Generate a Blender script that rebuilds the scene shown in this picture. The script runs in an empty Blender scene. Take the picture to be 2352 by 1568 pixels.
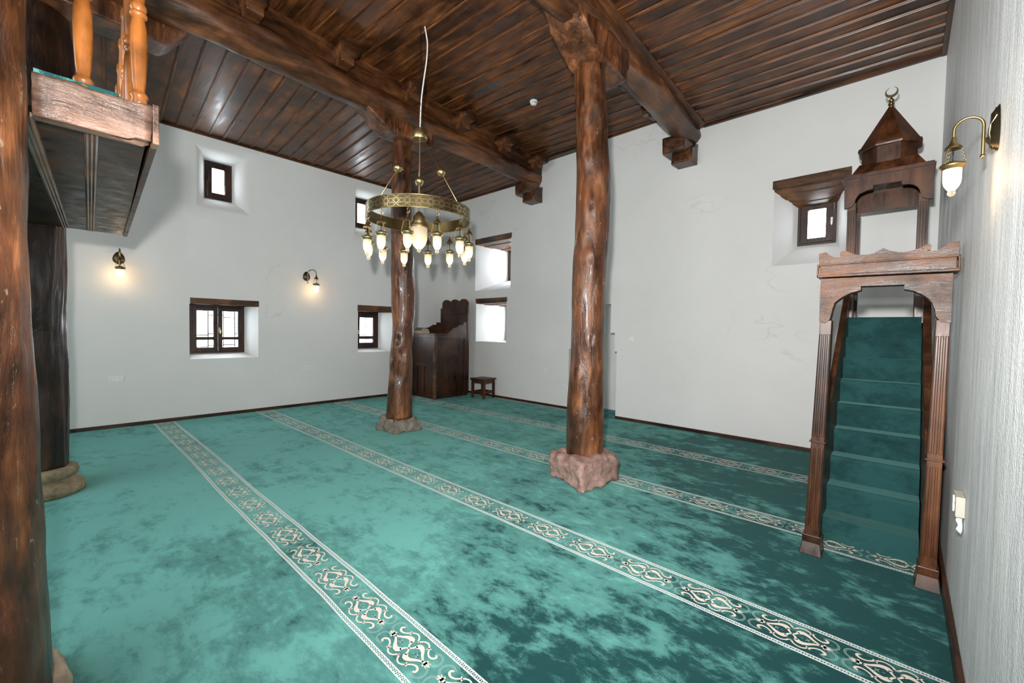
import bpy, bmesh, math, random
from mathutils import Vector, Matrix, noise
C = bpy.context.scene.collection
SC = bpy.context.scene
PI = math.pi
rnd = random.Random(7)

# ------------------------------------------------------------------ camera
cd = bpy.data.cameras.new('camera'); cam = bpy.data.objects.new('camera', cd); C.objects.link(cam)
cd.sensor_fit = 'HORIZONTAL'; cd.sensor_width = 36.0; cd.lens = 970.0 / 2352 * 36.0
cd.clip_start = 0.02; cd.clip_end = 200
def _camera_matrix():
    fx = 970.0
    def ray(px, py): return Vector((px - 1176, py - 784, fx))
    hy = lambda x: 757.0 + 0.0147 * (x - 1176)
    up = ray(0, hy(0)).cross(ray(2352, hy(2352))).normalized()
    if up.y > 0: up = -up
    yd = ray(2076, hy(2076)).normalized(); yd = (yd - up * yd.dot(up)).normalized()
    xd = yd.cross(up)
    R = Matrix((xd, yd, up))                       # camera (x right, y down, z ahead) -> world
    M = Matrix((R @ Vector((1, 0, 0)), R @ Vector((0, -1, 0)), R @ Vector((0, 0, -1)))).transposed()
    return Matrix.Translation((0, 0, 1.6)) @ M.to_4x4()
cam.matrix_world = _camera_matrix()
SC.camera = cam

# ------------------------------------------------------------------ world, light, exposure
SC.view_settings.view_transform = 'Standard'; SC.view_settings.look = 'None'
SC.view_settings.gamma = 1.0; SC.view_settings.use_curve_mapping = False
SC.view_settings.exposure = 0.0
w = bpy.data.worlds.new('overcast_sky'); SC.world = w; w.use_nodes = True
w.node_tree.nodes['Background'].inputs[0].default_value = (0.88, 0.94, 1.0, 1)
w.node_tree.nodes['Background'].inputs[1].default_value = 20.0
SC.cycles.use_denoising = True; SC.cycles.use_adaptive_sampling = True; SC.cycles.adaptive_threshold = 0.02
SC.cycles.max_bounces = 7; SC.cycles.diffuse_bounces = 4; SC.cycles.glossy_bounces = 3
SC.cycles.transmission_bounces = 6; SC.cycles.transparent_max_bounces = 10
SC.cycles.caustics_reflective = False; SC.cycles.caustics_refractive = False
SC.cycles.sample_clamp_indirect = 4.0

def lamp(name, kind, loc, energy, color=(1, 1, 1), aim=None, **kw):
    d = bpy.data.lights.new(name, kind); d.energy = energy; d.color = color
    for k, v in kw.items(): setattr(d, k, v)
    o = bpy.data.objects.new(name, d); C.objects.link(o); o.location = loc
    if aim is not None: o.rotation_euler = (Vector(aim) - Vector(loc)).to_track_quat('-Z', 'Y').to_euler()
    return o
# the photographer's flash on top of the camera, and an added soft area fill behind it for ambient light
lamp('camera_flash', 'SPOT', (-0.06, -0.14, 1.96), 1270, (1.0, 0.985, 0.96), aim=(-3.2, 4.6, 3.6), spot_size=math.radians(160), spot_blend=0.9, shadow_soft_size=0.06)
lamp('rear_fill', 'AREA', (-3.4, -3.2, 3.3), 235, (0.95, 0.98, 1.0), aim=(-4.2, 4.0, 1.2), shape='RECTANGLE', size=6.5, size_y=2.2)

# ------------------------------------------------------------------ materials
def new_mat(name):
    m = bpy.data.materials.new(name); m.use_nodes = True
    nt = m.node_tree; b = nt.nodes['Principled BSDF']
    return m, nt, b
def nd(nt, t, **kw):
    n = nt.nodes.new(t)
    for k, v in kw.items():
        if k == 'i':
            for kk, vv in v.items(): n.inputs[kk].default_value = vv
        else: setattr(n, k, v)
    return n
def lk(nt, a, ao, b, bi): nt.links.new(a.outputs[ao], b.inputs[bi])
def coords(nt, scale=(1, 1, 1), kind='Object'):
    tc = nd(nt, 'ShaderNodeTexCoord'); mp = nd(nt, 'ShaderNodeMapping'); mp.inputs['Scale'].default_value = scale
    lk(nt, tc, kind, mp, 'Vector'); return mp
def noise_tex(nt, vec, scale, detail=4, rough=0.6, dist=0.0):
    n = nd(nt, 'ShaderNodeTexNoise', i={'Scale': scale, 'Detail': detail, 'Roughness': rough, 'Distortion': dist})
    lk(nt, vec, 'Vector', n, 'Vector'); return n
def ramp(nt, src, so, stops):
    r = nd(nt, 'ShaderNodeValToRGB'); e = r.color_ramp.elements
    while len(e) < len(stops): e.new(0.5)
    for el, (p, c) in zip(e, stops): el.position = p; el.color = (*c, 1) if len(c) == 3 else c
    lk(nt, src, so, r, 'Fac'); return r
def mixc(nt, fac, a, b, mode='MIX'):
    m = nd(nt, 'ShaderNodeMix', data_type='RGBA', blend_type=mode)
    for s, v in ((0, fac), (6, a), (7, b)):
        if isinstance(v, tuple) and len(v) == 2: nt.links.new(v[0].outputs[v[1]], m.inputs[s])
        elif isinstance(v, (int, float)): m.inputs[s].default_value = v
        else: m.inputs[s].default_value = (*v, 1)
    return m
def bump(nt, b, src, so, strength, dist):
    bp = nd(nt, 'ShaderNodeBump', i={'Strength': strength, 'Distance': dist})
    lk(nt, src, so, bp, 'Height'); lk(nt, bp, 'Normal', b, 'Normal'); return bp

def wood(name, dark, mid, light, stretch=(1, 1, 6), scale=6, rough=0.22, bumps=0.25, bdist=0.01, island=False, patch=1.3, coat=0.0, fine=0.35, spec=0.45):
    """varnished timber: grain along the axis with the smallest stretch, blotchy stain over it"""
    m, nt, b = new_mat(name)
    v = coords(nt, stretch)
    if island:
        g = nd(nt, 'ShaderNodeNewGeometry'); ml = nd(nt, 'ShaderNodeVectorMath', operation='SCALE'); ml.inputs[0].default_value = (17.3, 9.1, 5.7)
        nt.links.new(g.outputs['Random Per Island'], ml.inputs['Scale'])
        ad = nd(nt, 'ShaderNodeVectorMath', operation='ADD'); lk(nt, v, 'Vector', ad, 0); lk(nt, ml, 0, ad, 1); v = ad
    g1 = noise_tex(nt, v, scale, 6, 0.65, 0.4)
    v2 = coords(nt, (1, 1, 1)); 
    if island:
        ad2 = nd(nt, 'ShaderNodeVectorMath', operation='ADD'); lk(nt, v2, 'Vector', ad2, 0); lk(nt, ml, 0, ad2, 1); v2 = ad2
    g2 = noise_tex(nt, v2, patch, 4, 0.6, 0.5)
    r1 = ramp(nt, g1, 'Fac', [(0.30, dark), (0.52, mid), (0.74, light)])
    r2 = ramp(nt, g2, 'Fac', [(0.36, (0.28, 0.26, 0.25)), (0.62, (1.15, 1.05, 1.0))])
    mx = mixc(nt, 1.0, (r1, 'Color'), (r2, 'Color'), 'MULTIPLY')
    lk(nt, mx, 2, b, 'Base Color')
    rr = ramp(nt, g1, 'Fac', [(0.3, (rough * 0.7,) * 3), (0.7, (min(1, rough * 1.6),) * 3)])
    lk(nt, rr, 'Color', b, 'Roughness')
    b.inputs['Coat Weight'].default_value = coat; b.inputs['Coat Roughness'].default_value = 0.12
    if bumps:
        st2 = tuple(q * 5 for q in stretch)
        g3 = noise_tex(nt, coords(nt, st2), scale, 4, 0.7, 0.3)
        hm = nd(nt, 'ShaderNodeMath', operation='MULTIPLY_ADD'); hm.inputs[1].default_value = fine
        lk(nt, g3, 'Fac', hm, 0); lk(nt, g1, 'Fac', hm, 2)
        bump(nt, b, hm, 0, bumps, bdist)
    b.inputs['Specular IOR Level'].default_value = spec
    return m
def flecks(m, col, scale, stretch, lo=0.66):
    nt = m.node_tree; b = nt.nodes['Principled BSDF']; old = b.inputs['Base Color'].links[0]
    n = noise_tex(nt, coords(nt, stretch), scale, 3, 0.6, 0.4); r = ramp(nt, n, 'Fac', [(lo, (0, 0, 0)), (lo + .06, (1, 1, 1))])
    mx = mixc(nt, (r, 'Color'), (old.from_node, 2), col); lk(nt, mx, 2, b, 'Base Color')
M = {}
M['trunk'] = wood('varnished_trunk', (0.016, 0.008, 0.004), (0.145, 0.054, 0.020), (0.38, 0.155, 0.055), (1, 1, 0.22), 9, 0.33, 0.65, 0.03, patch=1.9, coat=0.15, fine=0.16)
flecks(M['trunk'], (0.27, 0.19, 0.125), 24, (1, 1, .5), .665)
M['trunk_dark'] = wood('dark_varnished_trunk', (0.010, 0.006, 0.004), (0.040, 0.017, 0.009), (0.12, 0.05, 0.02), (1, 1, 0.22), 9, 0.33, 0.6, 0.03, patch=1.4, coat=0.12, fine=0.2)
M['beam'] = wood('varnished_log_beam', (0.016, 0.008, 0.004), (0.110, 0.044, 0.016), (0.28, 0.115, 0.04), (1, 0.2, 1), 7, 0.34, 0.5, 0.015, patch=1.3, coat=0.1)
M['board'] = wood('stained_ceiling_board', (0.028, 0.012, 0.005), (0.125, 0.047, 0.015), (0.32, 0.125, 0.034), (0.14, 1, 1), 10, 0.33, 0.2, 0.004, island=True, patch=1.6, spec=0.38)
M['furniture'] = wood('dark_stained_pine', (0.028, 0.010, 0.004), (0.085, 0.031, 0.011), (0.17, 0.066, 0.022), (1, 1, 0.16), 9, 0.36, 0.12, 0.003, patch=2.2)
M['gate'] = wood('carved_gate_pine', (0.035, 0.016, 0.008), (0.115, 0.052, 0.026), (0.22, 0.115, 0.062), (0.22, 1, 1.1), 16, 0.38, 0.6, 0.010, patch=3.0, spec=0.35)
M['pulpit'] = wood('dark_pulpit_wood', (0.020, 0.008, 0.003), (0.048, 0.018, 0.006), (0.085, 0.034, 0.011), (1, 1, 0.2), 8, 0.33, 0.06, 0.002, patch=2.0)
M['sash'] = wood('brown_window_wood', (0.020, 0.009, 0.005), (0.046, 0.020, 0.011), (0.075, 0.034, 0.017), (1, 1, 0.3), 8, 0.35, 0.1, 0.002, patch=2.0)
M['lintel'] = wood('brown_lintel_board', (0.05, 0.022, 0.009), (0.12, 0.055, 0.022), (0.25, 0.125, 0.055), (0.25, 0.25, 1.4), 8, 0.33, 0.15, 0.003, patch=2.5)
M['fascia'] = wood('weathered_fascia_wood', (0.09, 0.048, 0.032), (0.24, 0.15, 0.11), (0.38, 0.27, 0.22), (1, 0.25, 1.2), 11, 0.36, 0.7, 0.025, patch=3.5)
M['baluster'] = wood('honey_varnished_beech', (0.14, 0.046, 0.010), (0.27, 0.100, 0.022), (0.42, 0.18, 0.05), (1, 1, 0.18), 8, 0.25, 0.05, 0.002, patch=2.0, coat=0.2)
M['skirting'] = wood('brown_skirting', (0.03, 0.012, 0.005), (0.07, 0.028, 0.010), (0.12, 0.05, 0.018), (0.3, 0.3, 1), 8, 0.35, 0.1, 0.002)

def plaster(name, col, bstr, bdist, streak=False):
    m, nt, b = new_mat(name)
    v = coords(nt)
    a = noise_tex(nt, v, 0.9, 5, 0.6)
    r = ramp(nt, a, 'Fac', [(0.3, tuple(c * 0.93 for c in col)), (0.7, col)])
    out = (r, 'Color')
    vs = coords(nt, (1, 1, 0.16) if streak else (1, 1, 1))
    s = noise_tex(nt, vs, 9 if streak else 14, 5, 0.65)
    if streak:
        r2 = ramp(nt, s, 'Fac', [(0.35, (0.76, 0.775, 0.80)), (0.66, (1, 1, 1))])
        mx = mixc(nt, 1.0, out, (r2, 'Color'), 'MULTIPLY'); out = (mx, 2)
    if not streak:
        cn = noise_tex(nt, coords(nt, (1, 1, 2.2)), 0.36, 4, 0.5, 0.1); cm = noise_tex(nt, v, 0.55, 2, 0.5)
        r3 = ramp(nt, cn, 'Fac', [(0.4985, (1, 1, 1)), (0.4998, (0.88, 0.87, 0.85)), (0.5011, (1, 1, 1))])
        r4 = ramp(nt, cm, 'Fac', [(0.54, (0, 0, 0)), (0.62, (1, 1, 1))])
        m3 = mixc(nt, (r4, 'Color'), (1, 1, 1), (r3, 'Color')); m4 = mixc(nt, 1.0, out, (m3, 2), 'MULTIPLY'); out = (m4, 2)
    nt.links.new(out[0].outputs[out[1]], b.inputs['Base Color'])
    f = noise_tex(nt, v, 75 if streak else 40, 3, 0.7)
    hm = nd(nt, 'ShaderNodeMath', operation='MULTIPLY_ADD'); hm.inputs[1].default_value = 0.6 if streak else 0.15
    lk(nt, f, 'Fac', hm, 0); lk(nt, s, 'Fac', hm, 2)
    bump(nt, b, hm, 0, bstr, bdist)
    b.inputs['Roughness'].default_value = 0.5 if streak else 0.72
    return m
M['plaster'] = plaster('white_plaster', (0.74, 0.745, 0.735), 0.12, 0.01)
M['rough_plaster'] = plaster('rough_white_plaster', (0.86, 0.87, 0.865), 0.5, 0.03, True)

def carpet_mat(name, dark, light, bias=0.0, shift=0.0):
    """velvet pile: brushed patches lie lighter or darker"""
    m, nt, b = new_mat(name)
    v = coords(nt, (1.0, 1.15, 1))
    big = noise_tex(nt, v, 0.8, 4, 0.6, 0.15)
    midn = noise_tex(nt, coords(nt, (0.8, 1.25, 1)), 5.0, 6, 0.68, 0.35)
    smal = noise_tex(nt, coords(nt, (0.7, 1.3, 1)), 17, 4, 0.65, 0.3)
    fin = noise_tex(nt, coords(nt, (1, 1, 1)), 210, 2, 0.7)
    # reverse-brushed pile shading painted into the colour, darker towards the minbar corner
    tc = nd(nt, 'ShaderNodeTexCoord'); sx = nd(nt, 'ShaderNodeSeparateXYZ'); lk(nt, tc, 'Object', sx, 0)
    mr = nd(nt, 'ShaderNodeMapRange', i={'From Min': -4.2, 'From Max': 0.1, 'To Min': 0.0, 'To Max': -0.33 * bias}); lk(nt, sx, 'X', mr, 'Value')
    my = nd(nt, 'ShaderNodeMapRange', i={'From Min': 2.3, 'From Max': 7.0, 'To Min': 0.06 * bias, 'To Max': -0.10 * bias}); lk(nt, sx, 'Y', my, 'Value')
    def math2(op, a, bb):
        n = nd(nt, 'ShaderNodeMath', operation=op)
        for i, q in enumerate((a, bb)):
            if isinstance(q, tuple): nt.links.new(q[0].outputs[q[1]], n.inputs[i])
            else: n.inputs[i].default_value = q
        return n
    t = math2('MULTIPLY', (big, 'Fac'), 0.75)
    t = math2('ADD', (t, 0), (math2('MULTIPLY', (midn, 'Fac'), 0.75), 0))
    t = math2('ADD', (t, 0), (math2('MULTIPLY', (smal, 'Fac'), 0.30), 0))
    t = math2('ADD', (t, 0), (math2('MULTIPLY', (fin, 'Fac'), 0.20), 0))
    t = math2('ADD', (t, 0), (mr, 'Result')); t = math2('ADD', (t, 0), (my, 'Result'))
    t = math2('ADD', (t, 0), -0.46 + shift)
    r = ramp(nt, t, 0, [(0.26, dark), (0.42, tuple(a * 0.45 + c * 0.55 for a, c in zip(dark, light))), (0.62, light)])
    r.color_ramp.interpolation = 'EASE'
    lk(nt, r, 'Color', b, 'Base Color'); b.inputs['Roughness'].default_value = 0.9
    b.inputs['Specular IOR Level'].default_value = 0.15
    b.inputs['Sheen Weight'].default_value = 0.12; b.inputs['Sheen Roughness'].default_value = 0.4; b.inputs['Sheen Tint'].default_value = (0.4, 0.9, 0.85, 1)
    bump(nt, b, fin, 'Fac', 0.5, 0.004)
    return m
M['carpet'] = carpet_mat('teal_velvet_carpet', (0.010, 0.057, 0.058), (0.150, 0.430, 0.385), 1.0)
M['stair_carpet'] = carpet_mat('dark_teal_stair_carpet', (0.003, 0.016, 0.019), (0.020, 0.078, 0.076), 0.0, 0.0)
M['stair_carpet'].node_tree.nodes['Principled BSDF'].inputs['Sheen Weight'].default_value = 0.2
def simple(name, col, rough=0.5, metal=0.0, nscale=0, namp=0.0, bstr=0.0, bdist=0.002, spec=0.5):
    m, nt, b = new_mat(name)
    b.inputs['Roughness'].default_value = rough; b.inputs['Metallic'].default_value = metal
    b.inputs['Specular IOR Level'].default_value = spec
    if nscale:
        n = noise_tex(nt, coords(nt), nscale, 5, 0.65)
        r = ramp(nt, n, 'Fac', [(0.3, tuple(c * (1 - namp) for c in col)), (0.7, tuple(min(1, c * (1 + namp)) for c in col))])
        lk(nt, r, 'Color', b, 'Base Color')
        if bstr: bump(nt, b, n, 'Fac', bstr, bdist)
    else: b.inputs['Base Color'].default_value = (*col, 1)
    return m
M['cream'] = simple('cream_carpet_pile', (0.74, 0.66, 0.58), 0.95, 0, 160, 0.10, 0.3, 0.003, 0.1)
M['white_pile'] = simple('white_carpet_pile', (0.72, 0.78, 0.76), 0.95, 0, 160, 0.12, 0.3, 0.003, 0.1)
M['faint_pile'] = simple('faint_grey_pile', (0.30, 0.44, 0.41), 0.95, 0, 160, 0.12, 0.3, 0.003, 0.1)
M['stone_pink'] = simple('pink_granite', (0.30, 0.185, 0.155), 0.75, 0, 9, 0.45, 0.8, 0.03)
M['stone_grey'] = simple('grey_fieldstone', (0.19, 0.165, 0.13), 0.85, 0, 9, 0.5, 0.9, 0.04)
M['stone_tan'] = simple('tan_limestone', (0.30, 0.235, 0.145), 0.85, 0, 14, 0.4, 0.8, 0.02)
M['stone_pale'] = simple('pale_limestone', (0.50, 0.40, 0.29), 0.85, 0, 10, 0.3, 0.8, 0.02)
M['brass'] = simple('antique_brass', (0.56, 0.44, 0.22), 0.34, 1.0, 20, 0.12)
M['brass_mid'] = simple('worn_brass', (0.30, 0.22, 0.095), 0.34, 1.0, 20, 0.15)
M['brass_dark'] = simple('dark_brass', (0.17, 0.125, 0.055), 0.36, 1.0, 20, 0.2)
M['brass_line'] = simple('polished_brass_inlay', (0.80, 0.68, 0.42), 0.25, 1.0)
M['bronze'] = simple('dark_bronze', (0.075, 0.06, 0.035), 0.38, 0.9, 25, 0.3, 0.3, 0.003)
M['black_metal'] = simple('black_iron', (0.012, 0.012, 0.014), 0.5, 0.6)
M['white_plastic'] = simple('white_plastic', (0.80, 0.80, 0.78), 0.4)
M['cream_plastic'] = simple('cream_plastic', (0.45, 0.43, 0.36), 0.5)
M['socket_well'] = simple('grey_socket_well', (0.42, 0.42, 0.41), 0.5)
M['cable'] = simple('white_cable_sleeve', (0.78, 0.78, 0.76), 0.35)
M['book_dark'] = simple('dark_green_cloth', (0.012, 0.022, 0.020), 0.6)
M['book_tan'] = simple('tan_leather', (0.36, 0.17, 0.05), 0.55)
M['paper'] = simple('book_paper', (0.55, 0.50, 0.40), 0.8)
M['outside'] = simple('outside_wall_stone', (0.5, 0.5, 0.48), 0.9)
def glass_mat():
    m, nt, b = new_mat('window_glass'); nt.nodes.remove(b)
    t = nd(nt, 'ShaderNodeBsdfTransparent'); g = nd(nt, 'ShaderNodeBsdfGlossy', i={'Roughness': 0.05}); mx = nd(nt, 'ShaderNodeMixShader', i={0: 0.05})
    lk(nt, t, 0, mx, 1); lk(nt, g, 0, mx, 2); lk(nt, mx, 0, nt.nodes['Material Output'], 'Surface'); return m
M['glass'] = glass_mat()
def frosted(name, tint, emit):
    m, nt, b = new_mat(name); nt.nodes.remove(b)
    tr = nd(nt, 'ShaderNodeBsdfTranslucent'); tr.inputs[0].default_value = (*tint, 1)
    df = nd(nt, 'ShaderNodeBsdfDiffuse'); df.inputs[0].default_value = (0.8, 0.78, 0.74, 1)
    tp = nd(nt, 'ShaderNodeBsdfTransparent'); tp.inputs[0].default_value = (1.0, 0.93, 0.8, 1)
    gl = nd(nt, 'ShaderNodeBsdfGlossy', i={'Roughness': 0.25})
    em = nd(nt, 'ShaderNodeEmission'); em.inputs[0].default_value = (1.0, 0.78, 0.5, 1); em.inputs[1].default_value = emit
    m1 = nd(nt, 'ShaderNodeMixShader', i={0: 0.45}); lk(nt, tr, 0, m1, 1); lk(nt, df, 0, m1, 2)
    m2 = nd(nt, 'ShaderNodeMixShader', i={0: 0.30}); lk(nt, m1, 0, m2, 1); lk(nt, tp, 0, m2, 2)
    m3 = nd(nt, 'ShaderNodeMixShader', i={0: 0.05}); lk(nt, m2, 0, m3, 1); lk(nt, gl, 0, m3, 2)
    ad = nd(nt, 'ShaderNodeAddShader'); lk(nt, m3, 0, ad, 0); lk(nt, em, 0, ad, 1)
    lk(nt, ad, 0, nt.nodes['Material Output'], 'Surface'); return m
M['frost'] = frosted('frosted_lamp_glass', (1.0, 0.90, 0.72), 0.05)
M['frost_big'] = frosted('large_frosted_lamp_glass', (1.0, 0.90, 0.70), 0.05)
def clear_glass():
    m, nt, b = new_mat('clear_glass_ball'); b.inputs['Transmission Weight'].default_value = 1.0; b.inputs['Roughness'].default_value = 0.05
    b.inputs['Base Color'].default_value = (1, 0.95, 0.85, 1); b.inputs['Emission Color'].default_value = (1, 0.8, 0.5, 1); b.inputs['Emission Strength'].default_value = 0.25
    return m
M['ball'] = clear_glass()
def bulb_mat():
    m, nt, b = new_mat('lit_bulb'); b.inputs['Emission Color'].default_value = (1.0, 0.80, 0.52, 1); b.inputs['Emission Strength'].default_value = 9; return m
M['bulb'] = bulb_mat()

# ------------------------------------------------------------------ object helpers
WORLD = {}
def wl(o): return WORLD.get(o.name, Vector((0, 0, 0))) if o else Vector((0, 0, 0))
def place(o, parent=None):
    C.objects.link(o)
    if parent is not None: o.parent = parent
    return o
def thing(name, label, cat, loc=(0, 0, 0), group=None, kind=None):
    o = bpy.data.objects.new(name, None); C.objects.link(o); o.location = loc; o.empty_display_size = 0.1
    WORLD[o.name] = Vector(loc)
    return tag(o, label, cat, group, kind)
def tag(o, label=None, cat=None, group=None, kind=None):
    for k, v in (('label', label), ('category', cat), ('group', group), ('kind', kind)):
        if v: o[k] = v
    return o
def struct(o, label=None, cat=None):
    return tag(o, label, cat, None, 'structure')

class MB:
    """collects shapes in world coordinates, then links them as one mesh object"""
    def __init__(s): s.v = []; s.f = []
    def add(s, vs, fs):
        n = len(s.v); s.v += [Vector(p) for p in vs]; s.f += [tuple(i + n for i in f) for f in fs]; return s
    def box(s, x0, x1, y0, y1, z0, z1, rot=0.0, about=None):
        vs = [Vector((x, y, z)) for z in (z0, z1) for y in (y0, y1) for x in (x0, x1)]
        if rot:
            c = Vector(about) if about else Vector(((x0 + x1) / 2, (y0 + y1) / 2, 0)); R = Matrix.Rotation(rot, 3, 'Z')
            vs = [R @ (p - c) + c for p in vs]
        return s.add(vs, [(0, 2, 3, 1), (4, 5, 7, 6), (0, 1, 5, 4), (2, 6, 7, 3), (0, 4, 6, 2), (1, 3, 7, 5)])
    def prism(s, poly, axis, a, b):
        """poly in the two other axes (cyclic order), extruded along axis from a to b"""
        def P(u, v, t): return {'x': (t, u, v), 'y': (u, t, v), 'z': (u, v, t)}[axis]
        n = len(poly); vs = [P(u, v, a) for u, v in poly] + [P(u, v, b) for u, v in poly]
        return s.add(vs, [tuple(range(n - 1, -1, -1)), tuple(range(n, 2 * n))] + [(i, (i + 1) % n, n + (i + 1) % n, n + i) for i in range(n)])
    def hexa(s, bot, top):
        vs = list(bot) + list(top)
        return s.add(vs, [(3, 2, 1, 0), (4, 5, 6, 7)] + [(i, (i + 1) % 4, 4 + (i + 1) % 4, 4 + i) for i in range(4)])
    def tube(s, path, rad, seg=10, caps=True, closed=False):
        path = [Vector(p) for p in path]; n = len(path)
        rads = rad if isinstance(rad, (list, tuple)) else [rad] * n
        rings = []; prev = None
        for i, p in enumerate(path):
            if closed: t = (path[(i + 1) % n] - path[i - 1]).normalized()
            else: t = (path[min(i + 1, n - 1)] - path[max(i - 1, 0)]).normalized()
            if prev is None:
                a = Vector((0, 0, 1)) if abs(t.z) < 0.9 else Vector((1, 0, 0)); u = t.cross(a).normalized()
            else: u = (prev - t * prev.dot(t)).normalized()
            prev = u; v = t.cross(u)
            rings.append([p + (u * math.cos(2 * PI * k / seg) + v * math.sin(2 * PI * k / seg)) * rads[i] for k in range(seg)])
        base = len(s.v)
        for r in rings: s.v += r
        m = n if closed else n - 1
        for i in range(m):
            j = (i + 1) % n
            for k in range(seg):
                s.f.append((base + i * seg + k, base + i * seg + (k + 1) % seg, base + j * seg + (k + 1) % seg, base + j * seg + k))
        if caps and not closed:
            s.f.append(tuple(base + k for k in range(seg - 1, -1, -1))); s.f.append(tuple(base + (n - 1) * seg + k for k in range(seg)))
        return s
    def lathe(s, prof, c, seg=24, axis='z', caps=True):
        """prof: (radius, height) pairs, turned about an axis through c"""
        c = Vector(c); base = len(s.v); n = len(prof)
        for r, h in prof:
            for k in range(seg):
                a = 2 * PI * k / seg; x, y = r * math.cos(a), r * math.sin(a)
                s.v.append(c + Vector({'z': (x, y, h), 'x': (h, x, y), 'y': (y, h, x)}[axis]))
        for i in range(n - 1):
            for k in range(seg):
                s.f.append((base + i * seg + k, base + i * seg + (k + 1) % seg, base + (i + 1) * seg + (k + 1) % seg, base + (i + 1) * seg + k))
        if caps:
            if prof[0][0] > 1e-5: s.f.append(tuple(base + k for k in range(seg - 1, -1, -1)))
            if prof[-1][0] > 1e-5: s.f.append(tuple(base + (n - 1) * seg + k for k in range(seg)))
        return s
    def ball(s, c, r, seg=16, rings=10):
        return s.lathe([(max(1e-6, r * math.sin(PI * i / rings)), -r * math.cos(PI * i / rings)) for i in range(rings + 1)], c, seg, 'z', False)
    def build(s, name, mat, parent=None, smooth=False, bevel=0.0, label=None, auto=None, normals=True):
        o0 = wl(parent); me = bpy.data.meshes.new(name)
        me.from_pydata([p - o0 for p in s.v], [], s.f); me.update()
        bm = bmesh.new(); bm.from_mesh(me)
        bmesh.ops.remove_doubles(bm, verts=bm.verts, dist=1e-6)
        if normals: bmesh.ops.recalc_face_normals(bm, faces=bm.faces)
        bm.to_mesh(me); bm.free()
        me.materials.append(mat)
        if smooth:
            for p in me.polygons: p.use_smooth = True
            if auto is not None:
                me.set_sharp_from_angle(angle=math.radians(auto))
        o = bpy.data.objects.new(name, me); place(o, parent); WORLD[o.name] = o0
        if bevel:
            md = o.modifiers.new('bevel', 'BEVEL'); md.width = bevel; md.segments = 2; md.limit_method = 'ANGLE'; md.angle_limit = math.radians(40)
        if label: o['label'] = label
        return o

def copy_tree(o, parent=None, loc=None):
    c = o.copy(); C.objects.link(c)
    if parent is not None: c.parent = parent; c.matrix_parent_inverse = o.matrix_parent_inverse.copy()
    if loc is not None: c.location = loc
    for ch in list(o.children): copy_tree(ch, c)
    return c

def fbm(p, oct=4):
    return noise.fractal(p, 1.0, 2.0, oct)
def trunk_mesh(mb, stations, seg=56, step=0.035, seed=0, amp=0.02, knots=(), flute=0.0, axis='z'):
    """a log: stations are (t, a, b, r) along the axis, radius roughened by grain, hollows and knots"""
    t0, t1 = stations[0][0], stations[-1][0]; n = max(2, int(abs(t1 - t0) / step))
    def at(t):
        for (ta, ax, ay, ar), (tb, bx, by, br) in zip(stations, stations[1:]):
            if (ta <= t <= tb) or (tb <= t <= ta):
                k = (t - ta) / (tb - ta); k = k * k * (3 - 2 * k)
                return ax + (bx - ax) * k, ay + (by - ay) * k, ar + (br - ar) * k
        return stations[-1][1:]
    base = len(mb.v)
    for i in range(n + 1):
        t = t0 + (t1 - t0) * i / n; cx, cy, r = at(t)
        for k in range(seg):
            a = 2 * PI * k / seg; ca, sa = math.cos(a), math.sin(a)
            d = fbm(Vector((ca * 1.5, sa * 1.5, t * 1.3 + seed * 7.1))) * amp
            d += fbm(Vector((ca * 4.5, sa * 4.5, t * 1.6 + seed * 3.3)), 5) * amp * 0.35
            if flute: d += (abs(noise.noise(Vector((ca * 3.0, sa * 3.0, t * 0.5 + seed)))) - 0.25) * flute
            for kt, ka, ks, kh in knots:
                da = (a - ka + PI) % (2 * PI) - PI; q = (da * r / ks) ** 2 + ((t - kt) / (ks * 1.7)) ** 2
                if q < 6: d += kh * (math.exp(-q) * 1.4 - 1.1 * math.exp(-q * 5))
            rr = r + d
            x, y = rr * ca, rr * sa
            if axis == 'z': mb.v.append(Vector((cx + x, cy + y, t)))
            else: mb.v.append(Vector((cx + x, t, cy + y)))
    for i in range(n):
        for k in range(seg):
            mb.f.append((base + i * seg + k, base + i * seg + (k + 1) % seg, base + (i + 1) * seg + (k + 1) % seg, base + (i + 1) * seg + k))
    mb.f.append(tuple(base + k for k in range(seg - 1, -1, -1))); mb.f.append(tuple(base + n * seg + k for k in range(seg)))
    return mb
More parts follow.
